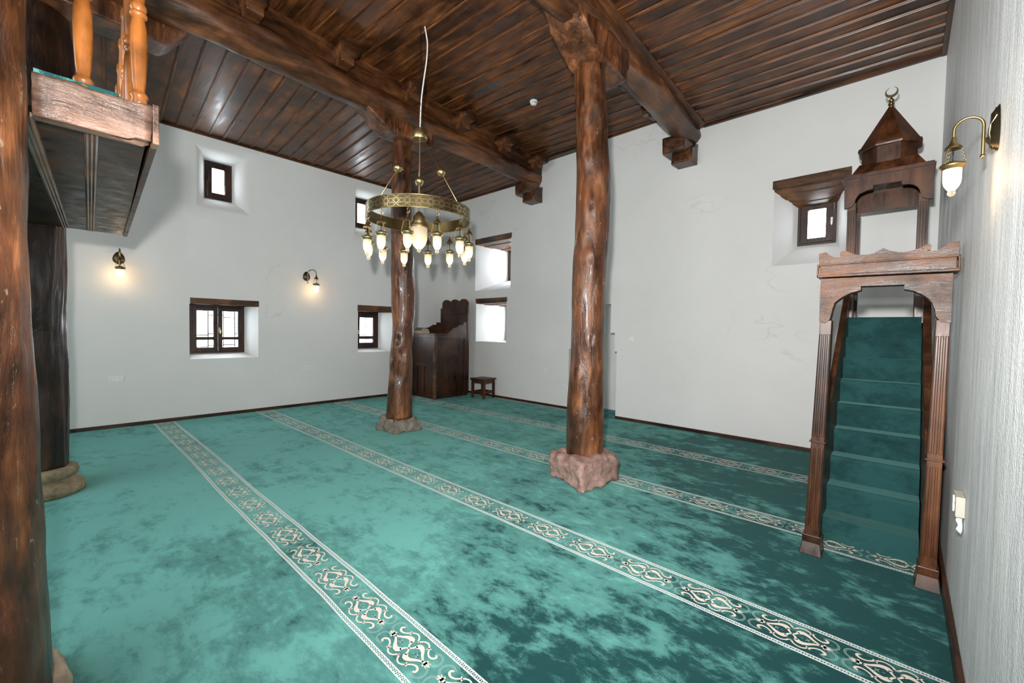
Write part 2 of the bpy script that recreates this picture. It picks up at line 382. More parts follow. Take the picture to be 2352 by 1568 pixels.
def rough_block(name, mat, parent, corners_bot, corners_top, amp, seed, cuts=14, rnd_edge=0.35, label=None):
    """a hewn block: hexahedron, subdivided, corners softened and surface roughened"""
    o0 = wl(parent); bm = bmesh.new()
    vs = [bm.verts.new(Vector(p)) for p in list(corners_bot) + list(corners_top)]
    for f in [(3, 2, 1, 0), (4, 5, 6, 7)] + [(i, (i + 1) % 4, 4 + (i + 1) % 4, 4 + i) for i in range(4)]: bm.faces.new([vs[i] for i in f])
    bmesh.ops.subdivide_edges(bm, edges=bm.edges[:], cuts=cuts, use_grid_fill=True)
    bmesh.ops.recalc_face_normals(bm, faces=bm.faces); bm.normal_update()
    zmin = min(p[2] for p in corners_bot)
    for _ in range(int(rnd_edge * 20)):
        bmesh.ops.smooth_vert(bm, verts=bm.verts, factor=0.5, use_axis_x=True, use_axis_y=True, use_axis_z=True)
    bm.normal_update()
    for v in bm.verts:
        p = v.co * 4.0 + Vector((seed, seed * 2, 0))
        v.co += v.normal * (fbm(p) * amp + fbm(p * 3.1, 3) * amp * 0.4)
        if v.co.z < zmin + 0.012: v.co.z = zmin
    for v in bm.verts: v.co -= o0
    me = bpy.data.meshes.new(name); bm.to_mesh(me); bm.free(); me.materials.append(mat)
    for p in me.polygons: p.use_smooth = True
    o = bpy.data.objects.new(name, me); place(o, parent); WORLD[o.name] = o0
    if label: o['label'] = label
    return o

# ------------------------------------------------------------------ the hall (metres; x along the qibla wall, y towards it)
LX = -8.87; QY = 7.06; QY2 = 6.96; RX = 0.24; BY = -3.6
ZL, ZM, ZR = 4.87, 5.18, 4.86
# ---- walls with openings
def wall_plane(mb, fn, us, vs, holes):
    us = sorted(set(us + [u for h in holes for u in h[:2]])); vs = sorted(set(vs + [v for h in holes for v in h[2:4]]))
    for u0, u1 in zip(us, us[1:]):
        for v0, v1 in zip(vs, vs[1:]):
            cu, cv = (u0 + u1) / 2, (v0 + v1) / 2
            if any(h[0] < cu < h[1] and h[2] < cv < h[3] for h in holes): continue
            mb.add([fn(u0, v0, 0), fn(u1, v0, 0), fn(u1, v1, 0), fn(u0, v1, 0)], [(0, 1, 2, 3)])
def reveal(mb, fn, outer, inner, d, curve=0):
    n = 6 if curve else 1
    def rect(k):
        t = k / n; s = t ** (1 - 0.45 * curve) if curve else t
        u0, u1, v0, v1 = [o + (i - o) * s for o, i in zip(outer, inner)]
        dd = d * (t ** (1 + 0.5 * curve))
        return [fn(u0, v0, dd), fn(u1, v0, dd), fn(u1, v1, dd), fn(u0, v1, dd)]
    rs = [rect(k) for k in range(n + 1)]
    for a, b in zip(rs, rs[1:]):
        for i in range(4): mb.add([a[i], a[(i + 1) % 4], b[(i + 1) % 4], b[i]], [(0, 1, 2, 3)])
# left wall: u = y, v = z, depth goes to -x
fl = lambda u, v, d: Vector((LX - d, u, v))
# openings: outer rect on the wall face, inner rect at the frame, depth
WIN_L = [  # upper niche, upper far niche, lower double, lower single
    ((1.50, 2.60, 3.44, 4.77), (1.82, 2.24, 3.88, 4.55), 0.36, 1.0),
    ((4.41, 5.45, 3.47, 4.77), (4.58, 5.02, 3.88, 4.55), 0.36, 1.0),
    ((1.53, 2.57, 1.02, 1.96), (1.58, 2.42, 1.10, 1.96), 0.30, 0.0),
    ((4.54, 5.42, 1.05, 1.96), (4.60, 5.20, 1.12, 1.96), 0.30, 0.0)]
mb = MB(); wall_plane(mb, fl, [BY - .3, QY + .05], [-.14, 0, ZL + 0.4], [h[0] for h in WIN_L])
for o_, i_, d_, c_ in WIN_L: reveal(mb, fl, o_, i_, d_, c_)
struct(mb.build('wall_left', M['plaster'], smooth=True, auto=35), 'white plastered side wall with four deep window openings', 'wall')
# qibla wall, left part and right part (which stands a little forward), the stepped niche between
fq = lambda u, v, d: Vector((u, QY + d, v)); fq2 = lambda u, v, d: Vector((u, QY2 + d, v))
WIN_Q = [((-7.82, -6.62, 2.54, 3.70), (-7.65, -6.72, 2.88, 3.67), 1.0, 0.0), ((-7.77, -6.74, 1.30, 2.25), (-7.70, -6.80, 1.31, 2.23), 1.0, 0.0)]
WIN_Q2 = [((-1.41, -0.56, 2.56, 3.64), (-1.17, -0.72, 2.86, 3.45), 0.33, 0.0)]
steps = [(0.565, 1.23), (0.52, 1.57), (0.43, 2.10), (0.31, 2.32), (0.19, 2.50)]
NC = -4.405
mb = MB()
nh = []; z0 = -0.14
for hw, zt in steps:
    nh.append((NC - hw, NC, z0, zt)); z0 = zt
wall_plane(mb, fq, [LX - .05, NC], [-.14, 0, 5.5], [h[0] for h in WIN_Q] + nh)
for o_, i_, d_, c_ in WIN_Q: reveal(mb, fq, o_, i_, d_, c_)
nh2 = [(NC, NC + hw, a, b) for (hw, b), a in zip(steps, [-.14] + [s[1] for s in steps])]
wall_plane(mb, fq2, [NC, 0.6], [-.14, 0, 5.5], [h[0] for h in WIN_Q2] + nh2)
for o_, i_, d_, c_ in WIN_Q2: reveal(mb, fq2, o_, i_, d_, c_)
mb.add([(NC, QY, 2.5), (NC, QY2, 2.5), (NC, QY2, 5.5), (NC, QY, 5.5)], [(0, 1, 2, 3)])
# niche: stepped face returns, five-sided apse behind
z0 = -.14; D = 0.09
fd = lambda u, v, d: Vector((u, QY + 0.09, v))
wall_plane(mb, fd, [NC - .62, NC, NC + .62], [-.14, 2.7], nh + nh2)
for k, (hw, zt) in enumerate(steps):
    for s, yy in ((-1, QY), (1, QY2)):
        x = NC + s * hw
        mb.add([(x, yy, z0), (x, QY + D, z0), (x, QY + D, zt), (x, yy, zt)], [(0, 1, 2, 3)])
        hn = steps[k + 1][0] if k + 1 < len(steps) else 0.0
        mb.add([(x, yy, zt), (x, QY + D, zt), (NC + s * hn, QY + D, zt), (NC + s * hn, yy, zt)], [(0, 1, 2, 3)])
    z0 = zt
apse = [(-0.62, QY + D), (-0.56, QY + 0.34), (-0.24, QY + 0.66), (0.24, QY + 0.66), (0.56, QY + 0.34), (0.62, QY + D)]
for (a, ya), (b, yb) in zip(apse, apse[1:]): mb.add([(NC + a, ya, -.14), (NC + b, yb, -.14), (NC + b, yb, 2.7), (NC + a, ya, 2.7)], [(0, 1, 2, 3)])
mb.add([(NC + a, ya, 2.7) for a, ya in apse], [tuple(range(6))])
struct(mb.build('wall_back', M['plaster'], smooth=True, auto=35, normals=False), 'white plastered qibla wall with a stepped niche behind the pillar', 'wall')
mb = MB(); mb.add([(RX, BY - .3, -.14), (RX + 0.0, QY2 + 0.2, -.14), (RX + 0.03, QY2 + 0.2, 5.3), (RX + 0.03, BY - .3, 5.3)], [(0, 1, 2, 3)])
struct(mb.build('wall_right', M['rough_plaster']), 'rough trowelled white wall at the right edge of the photo', 'wall')
mb = MB(); mb.add([(LX - .1, BY, -.14), (RX + .1, BY, -.14), (RX + .1, BY, 5.5), (LX - .1, BY, 5.5)], [(0, 1, 2, 3)])
struct(mb.build('wall_front', M['plaster']), 'white wall closing the hall behind the camera', 'wall')
mb = MB(); mb.box(LX - 0.3, RX + 0.3, BY - .3, QY + 1.0, -0.12, -0.006)
struct(mb.build('floor', M['outside']), 'floor slab under the carpet', 'floor')

mb = MB(); mb.box(LX - .4, RX + .4, BY - .4, QY + .4, 5.3, 5.36)
struct(mb.build('roof', M['outside']), 'roof slab above the boarded ceilings', 'roof')
# ---- skirting boards
mb = MB(); mb.box(LX, LX + 0.018, BY, QY, 0, 0.055); struct(mb.build('baseboard_left', M['skirting'], bevel=0.004), 'thin brown skirting along the window wall', 'skirting')
mb = MB(); mb.box(LX + 0.02, NC - 0.565, QY - 0.018, QY, 0, 0.05); mb.box(NC + 0.565, RX - 0.02, QY2 - 0.018, QY2, 0, 0.05)
struct(mb.build('baseboard_back', M['skirting'], bevel=0.004), 'thin brown skirting along the qibla wall', 'skirting')
mb = MB(); mb.box(RX - 0.022, RX, BY, QY2, 0, 0.10); struct(mb.build('baseboard_right', M['skirting'], bevel=0.006), 'brown skirting along the rough right wall', 'skirting')

# ---- boarded ceilings
def boards(mb, x0f, x1f, y0, y1, z, pitch, slope, xref, seed, bat=0.023):
    """boards along x with a moulded batten over each joint; slope: dy/dx; x0f/x1f give the ends"""
    y = y0; k = 0
    def P(x, yy, zz): return Vector((x, yy + slope * (x - xref), zz))
    while y < y1:
        p = pitch * (1 + 0.05 * math.sin(k * 2.3 + seed)); a, b = y, y + p
        xa, xb = x0f(a), x1f(a); q = [(xa, a + .001), (xb, a + .001), (xb, b - .001), (xa, b - .001)]
        dz = 0.004 * math.sin(k * 1.7 + seed)
        mb.hexa([P(x, yy, z + dz) for x, yy in q], [P(x, yy, z + 0.03) for x, yy in q])
        # batten: stepped trapezoid
        for (w1, w2, za, zb) in ((bat, bat * 0.8, 0.0, -0.010), (bat * 0.55, bat * 0.35, -0.010, -0.019)):
            mb.hexa([P(xa, a - w2, z + zb), P(xb, a - w2, z + zb), P(xb, a + w2, z + zb), P(xa, a + w2, z + zb)],
                    [P(xa, a - w1, z + za + .001), P(xb, a - w1, z + za + .001), P(xb, a + w1, z + za + .001), P(xa, a + w1, z + za + .001)])
        y = b; k += 1
B1X = lambda y: -5.36 - 0.078 * y if y > 1.2 else -5.36 - 0.078 * y - 0.05 * (1.2 - y)      # axis of the beam behind the chandelier
B2X = lambda y: -2.29 - 0.046 * y                                                              # axis of the nearer beam
mb = MB(); boards(mb, lambda y: LX - 0.02, lambda y: B1X(y) + 0.05, -3.8, 7.6, ZL, 0.2155, -0.057, LX, 1)
struct(mb.build('ceiling', M['board']), 'dark brown boarded ceiling bay next to the window wall', 'ceiling')
mb = MB(); boards(mb, lambda y: B1X(y) + 0.02, lambda y: B2X(y) + 0.05, -3.8, 7.2, ZM, 0.212, 0.05, -5.5, 2, 0.020)
struct(mb.build('ceiling', M['board']), 'raised middle bay of the boarded ceiling, above the chandelier', 'ceiling')
mb = MB(); boards(mb, lambda y: B2X(y) + 0.02, lambda y: RX + 0.06, -3.8, 7.2, ZR, 0.2135, 0.04, -2.4, 3)
struct(mb.build('ceiling', M['board']), 'boarded ceiling bay next to the rough right wall', 'ceiling')
def strip(name, pts, mat, label, n=20):
    """pts(t, corner) four corners swept for t in 0..1"""
    mb = MB(); base = 0
    for i in range(n + 1): mb.v += [Vector(p) for p in pts(i / n)]
    for i in range(n):
        for k in range(4): mb.f.append((4 * i + k, 4 * i + (k + 1) % 4, 4 * i + 4 + (k + 1) % 4, 4 * i + 4 + k))
    mb.f += [(3, 2, 1, 0), tuple(4 * n + k for k in range(4))]
    return struct(mb.build(name, mat), label, 'ceiling trim')
def yt(t, a=-3.5, b=QY): return a + (b - a) * t
strip('trim_1', lambda t: [(LX, yt(t), ZL - .035), (LX + .035, yt(t), ZL - .035), (LX + .035, yt(t), ZL - .004), (LX, yt(t), ZL - .004)], M['skirting'], 'thin dark cornice along the top of the window wall')
strip('trim_2', lambda t: [(LX + (-5.9 - LX) * t, QY - .04, ZL - .035), (LX + (-5.9 - LX) * t, QY, ZL - .035), (LX + (-5.9 - LX) * t, QY, ZL - .004), (LX + (-5.9 - LX) * t, QY - .04, ZL - .004)], M['skirting'], 'thin dark cornice on the qibla wall above the pulpit')
strip('trim_3', lambda t: [(-5.7 + 3.1 * t, QY2 - .04, ZM - .035), (-5.7 + 3.1 * t, QY + .01, ZM - .035), (-5.7 + 3.1 * t, QY + .01, ZM - .004), (-5.7 + 3.1 * t, QY2 - .04, ZM - .004)], M['skirting'], 'thin dark cornice on the qibla wall under the raised bay')
strip('trim_4', lambda t: [(-2.4 + 2.65 * t, QY2 - .05, ZR - .045), (-2.4 + 2.65 * t, QY2, ZR - .045), (-2.4 + 2.65 * t, QY2, ZR - .004), (-2.4 + 2.65 * t, QY2 - .05, ZR - .004)], M['skirting'], 'dark cornice on the qibla wall above the minbar')
strip('trim_5', lambda t: [(RX - .018, yt(t, -3.5, QY2), ZR - .05), (RX + .03, yt(t, -3.5, QY2), ZR - .05), (RX + .03, yt(t, -3.5, QY2), ZR - .004), (RX - .018, yt(t, -3.5, QY2), ZR - .004)], M['skirting'], 'dark cornice along the top of the rough right wall')
# upright boards between each beam and the raised bay, flat strip beside the nearer beam
strip('trim_6', lambda t: [(B1X(yt(t)) + .13, yt(t), 4.9), (B1X(yt(t)) + .16, yt(t), 4.9), (B1X(yt(t)) + .16, yt(t), ZM), (B1X(yt(t)) + .13, yt(t), ZM)], M['beam'], 'upright board on top of the beam behind the chandelier')
strip('trim_7', lambda t: [(B2X(yt(t, -3.5, QY2)) - .16, yt(t, -3.5, QY2), 4.85), (B2X(yt(t, -3.5, QY2)) - .13, yt(t, -3.5, QY2), 4.85), (B2X(yt(t, -3.5, QY2)) - .13, yt(t, -3.5, QY2), ZM), (B2X(yt(t, -3.5, QY2)) - .16, yt(t, -3.5, QY2), ZM)], M['beam'], 'upright board on top of the nearer beam')
strip('trim_8', lambda t: [(B2X(yt(t, -3.5, QY2)) + .10, yt(t, -3.5, QY2), ZR - .05), (B2X(yt(t, -3.5, QY2)) + .25, yt(t, -3.5, QY2), ZR - .03), (B2X(yt(t, -3.5, QY2)) + .25, yt(t, -3.5, QY2), ZR), (B2X(yt(t, -3.5, QY2)) + .10, yt(t, -3.5, QY2), ZR)], M['beam'], 'flat dark strip between the nearer beam and the right ceiling bay')

# ------------------------------------------------------------------ windows
def window(n, fn, rect, label, bar=0.055, rows=None, cols=1, handle=None, lintel=None, soffit=None, grille=False, depth=0.05, dots=False, hmat='brass', side=None):
    """fn(u, v, d): d runs outwards from the wall face; rect = (u0, u1, v0, v1, d) of the frame"""
    u0, u1, v0, v1, d = rect
    def bx(mb, a, b, c, e, d0, d1):
        p = [fn(u, v, dd) for dd in (d0, d1) for v in (c, e) for u in (a, b)]
        mb.add(p, [(0, 2, 3, 1), (4, 5, 7, 6), (0, 1, 5, 4), (2, 6, 7, 3), (0, 4, 6, 2), (1, 3, 7, 5)])
    root = thing('window_%d' % n, label, 'window', fn((u0 + u1) / 2, v0, d), kind='structure')
    fw = bar * 0.55
    mb = MB(); bx(mb, u0 - .02, u0 + fw, v0 - .02, v1 + .02, d - .0, d + depth); bx(mb, u1 - fw, u1 + .02, v0 - .02, v1 + .02, d - .0, d + depth)
    bx(mb, u0 + fw, u1 - fw, v0 - .02, v0 + fw, d - .0, d + depth); bx(mb, u0 + fw, u1 - fw, v1 - fw, v1 + .02, d - .0, d + depth)
    mb.build('window_frame', M['sash'], root, bevel=0.004)
    cw = (u1 - u0 - 2 * fw) / cols
    for c in range(cols):
        a, b = u0 + fw + c * cw + .002, u0 + fw + (c + 1) * cw - .002
        va, vb = v0 + fw, v1 - fw; dd = d - 0.012; sd = side or bar
        mb = MB(); bx(mb, a, a + sd, va, vb, dd, d + .035); bx(mb, b - sd, b, va, vb, dd, d + .035)
        bx(mb, a + sd, b - sd, va, va + bar, dd, d + .035); bx(mb, a + sd, b - sd, vb - bar, vb, dd, d + .035)
        if rows is not None:
            m_ = va + (vb - va) * rows; bx(mb, a + sd, b - sd, m_ - bar * .42, m_ + bar * .42, dd, d + .035)
        s = mb.build('sash', M['sash'], root, bevel=0.005)
        mb = MB(); bx(mb, a + sd * .8, b - sd * .8, va + bar * .8, vb - bar * .8, d + .014, d + .018)
        mb.build('pane', M['glass'], s)
        if dots:
            mb = MB()
            for uu in (a + sd + .012, b - sd - .012):
                for vv in (va + bar + .015, vb - bar - .015): mb.ball(fn(uu, vv, d + .008), 0.005, 8, 6)
            mb.build('pane_screw', M['black_metal'], s, True)
    if handle is not None:
        hu, hv = handle; mb = MB(); bx(mb, hu - .012, hu + .012, hv - .045, hv + .045, d - .02, d - .01)
        mb.tube([fn(hu, hv + .012, d - .02), fn(hu, hv + .012, d - .05), fn(hu + .012, hv - .01, d - .056), fn(hu + .004, hv - .07, d - .052)], 0.007, 8)
        mb.build('window_handle', M[hmat], root, True, auto=40)
    if lintel is not None:
        a, b, c, e, t = lintel; mb = MB(); bx(mb, a, b, c, e, -.012, t); mb.build('lintel', M['lintel'], root, bevel=0.004)
    if soffit is not None:
        a, b, c, ai, bi, ci, dd = soffit; mb = MB(); k = 4
        for i in range(k):
            s, e = i / k + (.006 if i else 0), (i + 1) / k - .006
            q = lambda t, dz: [fn(a + (ai - a) * t, c + (ci - c) * t + dz, dd * t), fn(b + (bi - b) * t, c + (ci - c) * t + dz, dd * t)]
            lo = q(s, -.024 if i % 2 else -.012) + q(e, -.024 if i % 2 else -.012)[::-1]; hi = q(s, .03) + q(e, .03)[::-1]
            mb.hexa(lo, hi)
        mb.build('soffit_board', M['lintel'], root)
    if grille:
        mb = MB(); dg = d + .16
        L = u1 - u0; H = v1 - v0; xs = [u0 + L * t for t in ((.15, .36, .64, .86) if cols == 2 else (.30, .62))]
        for x in xs: mb.tube([fn(x, v0 - .1, dg), fn(x, v1 + .1, dg)], .010, 6)
        seg = [(u0 - .05, xs[0], .80), (xs[0], xs[1], .37), (xs[0], xs[1], .12), (u0 - .05, xs[0], .16)]
        if cols == 2: seg += [(xs[1], xs[2], .80), (xs[1], xs[2], .15), (xs[1], xs[2], .40), (xs[2], xs[3], .76), (xs[2], xs[3], .16), (xs[3], u1 + .05, .4)]
        else: seg += [(xs[0], xs[1], .82), (xs[1], u1 + .05, .60), (xs[1], u1 + .05, .15), (u0 - .05, xs[0], .45)]
        for a, b, t in seg: mb.tube([fn(a, v0 + H * t, dg), fn(b, v0 + H * t, dg)], .010, 6)
        mb.build('window_grille', M['black_metal'], root, True)
    return root
window(1, fl, (1.82, 2.24, 3.88, 4.55, .36), 'small high window in a splayed white niche, left of the chandelier', bar=.075, side=.068, handle=(1.865, 4.25), dots=True, hmat='bronze')
window(2, fl, (4.58, 5.02, 3.88, 4.55, .36), 'small high window partly hidden behind the far pillar and chandelier', bar=.075, side=.068, dots=True)
window(3, fl, (1.58, 2.42, 1.10, 1.96, .30), 'low double window with two sashes, left part of the window wall', bar=.066, rows=.29, cols=2, handle=(2.02, 1.52), lintel=(1.54, 2.58, 1.96, 2.065, .36), grille=True)
window(4, fl, (4.60, 5.20, 1.12, 1.96, .30), 'low single window beside the far pillar, under a brown lintel', bar=.085, rows=.27, cols=1, handle=(4.67, 1.52), lintel=(4.53, 5.43, 1.96, 2.10, .36), grille=True)
window(5, fq, (-7.65, -6.72, 2.88, 3.67, 1.0), 'upper deep window opening right of the chandelier, lit white reveal', bar=.07, lintel=(-7.82, -6.60, 3.70, 3.81, .05), soffit=(-7.82, -6.62, 3.69, -7.65, -6.72, 3.66, 1.0))
window(6, fq, (-7.70, -6.80, 1.31, 2.23, 1.0), 'lower deep window opening above the stool, brightly lit white reveal', bar=.07, rows=.29, lintel=(-7.78, -6.72, 2.25, 2.35, .05), soffit=(-7.77, -6.74, 2.24, -7.70, -6.80, 2.22, 1.0))
window(7, fq2, (-1.17, -0.72, 2.86, 3.45, .33), 'small splayed window left of the minbar pavilion, boarded soffit above', bar=.062, side=.085, handle=(-0.775, 3.17), lintel=(-1.43, -0.55, 3.64, 3.76, .05), soffit=(-1.41, -0.56, 3.625, -1.17, -0.72, 3.435, .33), hmat='cable')

# ------------------------------------------------------------------ beams, pillars, corbels
mb = MB(); trunk_mesh(mb, [(y, B1X(y), 4.82, .205 - .004 * y) for y in (-3.4, -1, 1, 3, 5, QY + .05)], 40, .06, 3, .028, [(2.6, 2.5, .16, .02), (.6, 4.0, .2, .03)], axis='y')
tag(mb.build('log_beam', M['beam'], smooth=True), 'long round log beam across the ceiling behind the chandelier', 'beam')
mb = MB(); trunk_mesh(mb, [(y, B2X(y), 4.75, .195 - .003 * y) for y in (-3.4, -1, 1, 3, 5, QY2 + .05)], 40, .06, 5, .022, [(2.2, 4.4, .16, .02), (5.2, 5.6, .2, .02)], axis='y')
tag(mb.build('log_beam', M['beam'], smooth=True), 'nearer round log beam on the pillar with the pink stone base', 'beam')

def trunk_part(stations, parent, seed, amp, knots, mat='trunk', flute=.01, seg=64):
    mb = MB(); trunk_mesh(mb, stations, seg, .03, seed, amp, knots, flute)
    return mb.build('trunk', M[mat], parent, True)
def corbel_part(parent, cx, cy, half_w, z0, z1, ya, yb, ya2, yb2, seed, mat='trunk', skew=0.0, amp=.02):
    """bracket block under a beam: longer at the top (ya..yb) than at the bottom (ya2..yb2)"""
    b = [(cx - half_w, ya2, z0), (cx + half_w, ya2, z0), (cx + half_w, yb2, z0), (cx - half_w, yb2, z0)]
    t = [(cx - half_w, ya, z1), (cx + half_w, ya, z1), (cx + half_w, yb, z1), (cx - half_w, yb, z1)]
    sk = lambda q: [(x + skew * (y - cy), y, z) for x, y, z in q]
    return rough_block('corbel', M[mat], parent, sk(b), sk(t), amp, seed, 12, .12)

# far pillar
A = (-5.80, 3.68)
p = thing('wooden_pillar', 'far gnarled tree trunk pillar on a grey stone, behind the chandelier', 'pillar', (A[0], A[1], 0))
trunk_part([(.20, A[0] - .01, A[1] - .01, .195), (.6, A[0], A[1] - .0, .180), (1.05, A[0] + .01, A[1] + .01, .172), (1.27, A[0] + .01, A[1] + .01, .158), (1.5, A[0] + .02, A[1] + .025, .164), (1.9, A[0] + .02, A[1] + .03, .180), (2.6, A[0] + .01, A[1] + .02, .178), (3.1, A[0] - .0, A[1], .160), (3.8, A[0], A[1] - .01, .144), (4.62, A[0], A[1], .136)], p, 2, .016,
           [(1.42, 5.3, .10, .045), (1.15, 4.9, .10, .03), (1.2, 5.8, .09, .03), (.85, 5.5, .14, .02), (2.3, 5.2, .08, .02), (.45, 5.0, .12, .02)], 'trunk', .012)
s = .265; rough_block('stone_base', M['stone_grey'], p, [(A[0] - s, A[1] - s, 0), (A[0] + s, A[1] - s, 0), (A[0] + s, A[1] + s, 0), (A[0] - s, A[1] + s, 0)], [(A[0] - .2, A[1] - .2, .22), (A[0] + .2, A[1] - .2, .22), (A[0] + .2, A[1] + .2, .22), (A[0] - .2, A[1] + .2, .22)], .06, 4, 18, .3)
corbel_part(p, -5.69, 3.55, .16, 4.45, 4.70, 2.82, 4.16, 3.28, 4.08, 3, 'trunk', -.07, .03)
# middle pillar
B = (-2.515, 3.92)
p = thing('wooden_pillar', 'tall varnished tree trunk pillar on a pink stone, centre of the hall', 'pillar', (B[0], B[1], 0))
trunk_part([(.16, B[0] - .01, B[1], .196), (.75, B[0] - .01, B[1] - .005, .195), (1.3, B[0], B[1], .184), (1.8, B[0], B[1], .180), (2.3, B[0] + .005, B[1] + .005, .177), (2.6, B[0] + .02, B[1] + .015, .179), (3.2, B[0] + .02, B[1] + .014, .176), (3.7, B[0] + .0, B[1] - .0, .165), (3.95, B[0] - .01, B[1] - .005, .160), (4.2, B[0] - .03, B[1] - .02, .156), (4.52, B[0] - .03, B[1] - .02, .150)], p, 6, .011,
           [(4.25, 5.5, .10, .035), (4.02, 5.75, .09, .03), (3.9, 4.9, .08, .03), (3.45, 5.0, .07, .03), (3.3, 5.9, .08, .02), (2.9, 5.2, .06, .02), (2.35, 5.3, .06, .02), (1.5, 5.5, .06, .015), (1.1, 4.6, .07, .02), (.6, 5.1, .08, .015), (2.0, 4.7, .06, .015)], 'trunk', .008, 72)
rough_block('stone_base', M['stone_pink'], p, [(-2.85, 3.68, 0), (-2.24, 3.45, 0), (-2.20, 4.12, 0), (-2.80, 4.34, 0)], [(-2.83, 3.72, .28), (-2.30, 3.54, .27), (-2.22, 4.12, .28), (-2.78, 4.32, .28)], .05, 9, 18, .35)
corbel_part(p, -2.50, 3.75, .20, 4.36, 4.70, 3.16, 4.42, 3.72, 4.34, 5, 'trunk', -.046, .025)
# near pillar at the left edge
Dp = (-2.62, -.257)
p = thing('wooden_pillar', 'thick varnished tree trunk pillar filling the left edge, closest to the camera', 'pillar', (Dp[0], Dp[1], 0))
trunk_part([(.06, Dp[0], Dp[1], .232), (.3, Dp[0], Dp[1], .228), (.65, Dp[0], Dp[1], .212), (1.0, Dp[0], Dp[1], .202), (1.7, Dp[0], Dp[1], .190), (2.1, Dp[0], Dp[1], .182), (2.6, Dp[0], Dp[1], .183), (3.2, Dp[0], Dp[1], .190), (4.6, Dp[0], Dp[1], .185)], p, 11, .012,
           [(1.72, .1, .07, .03), (1.45, 6.2, .08, .012), (2.62, .55, .06, -.03), (2.28, .25, .04, .02), (.9, .2, .08, .015), (.35, .6, .07, .02), (1.1, 6.1, .09, .015)], 'trunk', .008, 80)
rough_block('stone_base', M['stone_pale'], p, [(Dp[0] - .34, Dp[1] - .34, 0), (Dp[0] + .38, Dp[1] - .34, 0), (Dp[0] + .34, Dp[1] + .34, 0), (Dp[0] - .32, Dp[1] + .27, 0)], [(Dp[0] - .32, Dp[1] - .32, .07), (Dp[0] + .33, Dp[1] - .32, .07), (Dp[0] + .30, Dp[1] + .29, .07), (Dp[0] - .30, Dp[1] + .24, .07)], .03, 2, 16, .2)
corbel_part(p, -2.50, -.2, .19, 4.34, 4.68, -.95, .5, -.6, .25, 8, 'trunk')
# pillar under the far end of the balcony
Cp = (-5.87, -.13)
p = thing('wooden_pillar', 'dark tree trunk pillar on a moulded round stone base under the balcony', 'pillar', (Cp[0], Cp[1], 0))
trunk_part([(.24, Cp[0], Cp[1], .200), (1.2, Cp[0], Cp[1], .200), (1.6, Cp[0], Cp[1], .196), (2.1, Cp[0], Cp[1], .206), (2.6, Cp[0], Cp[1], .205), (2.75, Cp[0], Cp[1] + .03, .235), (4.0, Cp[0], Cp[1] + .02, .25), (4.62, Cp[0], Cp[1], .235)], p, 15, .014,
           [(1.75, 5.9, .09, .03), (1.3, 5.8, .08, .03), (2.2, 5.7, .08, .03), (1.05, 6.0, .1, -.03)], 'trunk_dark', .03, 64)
mb = MB(); mb.lathe([(.305, 0), (.315, .03), (.30, .09), (.265, .115), (.245, .13), (.24, .15), (.262, .165), (.272, .20), (.262, .235), (.235, .25), (.0, .255)], (*Cp, 0), 40)
o = mb.build('stone_base', M['stone_tan'], p, True)
for v in o.data.vertices:
    n_ = fbm(v.co * 6) * .018; v.co.x *= 1 + n_ * 2; v.co.y *= 1 + n_ * 2; v.co.z += n_ * .4 if v.co.z > .01 else 0
corbel_part(p, -5.66, .2, .17, 4.42, 4.68, -.9, .99, -.6, .78, 12, 'trunk', -.05, .012)

# beam-end brackets in the qibla wall
def end_bracket(x0, x1, y, zt, label, s):
    r = thing('beam_bracket', label, 'bracket', ((x0 + x1) / 2, y - .15, zt - .45))
    w_ = x1 - x0
    rough_block('upper_block', M['beam'], r, [(x0, y - .44, zt - .30), (x1 - .06, y - .44, zt - .30), (x1 - .06, y - .02, zt - .30), (x0, y - .02, zt - .30)], [(x0, y - .44, zt - .06), (x1 - .06, y - .44, zt - .06), (x1 - .06, y - .02, zt - .02), (x0, y - .02, zt - .02)], .008, s, 8, .05)
    rough_block('lower_block', M['beam'], r, [(x0 + w_ * .22, y - .30, zt - .44), (x1, y - .30, zt - .44), (x1, y + .0, zt - .44), (x0 + w_ * .22, y + .0, zt - .44)], [(x0 + w_ * .22, y - .28, zt - .26), (x1, y - .28, zt - .26), (x1, y + .0, zt - .10), (x0 + w_ * .22, y + .0, zt - .10)], .008, s + 3, 8, .05)
end_bracket(-6.12, -5.72, QY, 4.75, 'stepped wooden bracket under the wall end of the beam behind the chandelier', 1)
end_bracket(-2.88, -2.48, QY2, 4.70, 'stepped wooden bracket under the wall end of the nearer beam', 5)

# rafter ends resting on the beams
def rafter_end(x, y, z, dx, label, group, seed, square=False):
    r = thing('rafter_end', label, 'rafter', (x, y, z), group)
    L = .34; s = 1 if dx > 0 else -1
    mb = MB(); base = 0; seg = 20; n = 10
    for i in range(n + 1):
        t = i / n; R = .125 * (1 if t < .9 else .86)
        for k in range(seg):
            a = 2 * PI * k / seg
            q = R * (1 / max(abs(math.cos(a)), abs(math.sin(a))) * .80 if square else 1) + fbm(Vector((math.cos(a), math.sin(a), t * 2 + seed))) * .02
            mb.v.append(Vector((x + s * L * t, y + q * math.cos(a), z + q * math.sin(a) * .82)))
    for i in range(n):
        for k in range(seg): mb.f.append((i * seg + k, i * seg + (k + 1) % seg, (i + 1) * seg + (k + 1) % seg, (i + 1) * seg + k))
    mb.f += [tuple(range(seg)), tuple(n * seg + k for k in range(seg))]
    mb.build('rafter_log', M['beam'], r, True, auto=50)
    x0, x1 = sorted((x + s * .004, x + s * L * .62))
    mb = MB(); mb.box(x0, x1, y - .09, y + .09, z - .165, z - .07); mb.build('cleat', M['beam'], r, bevel=.02)
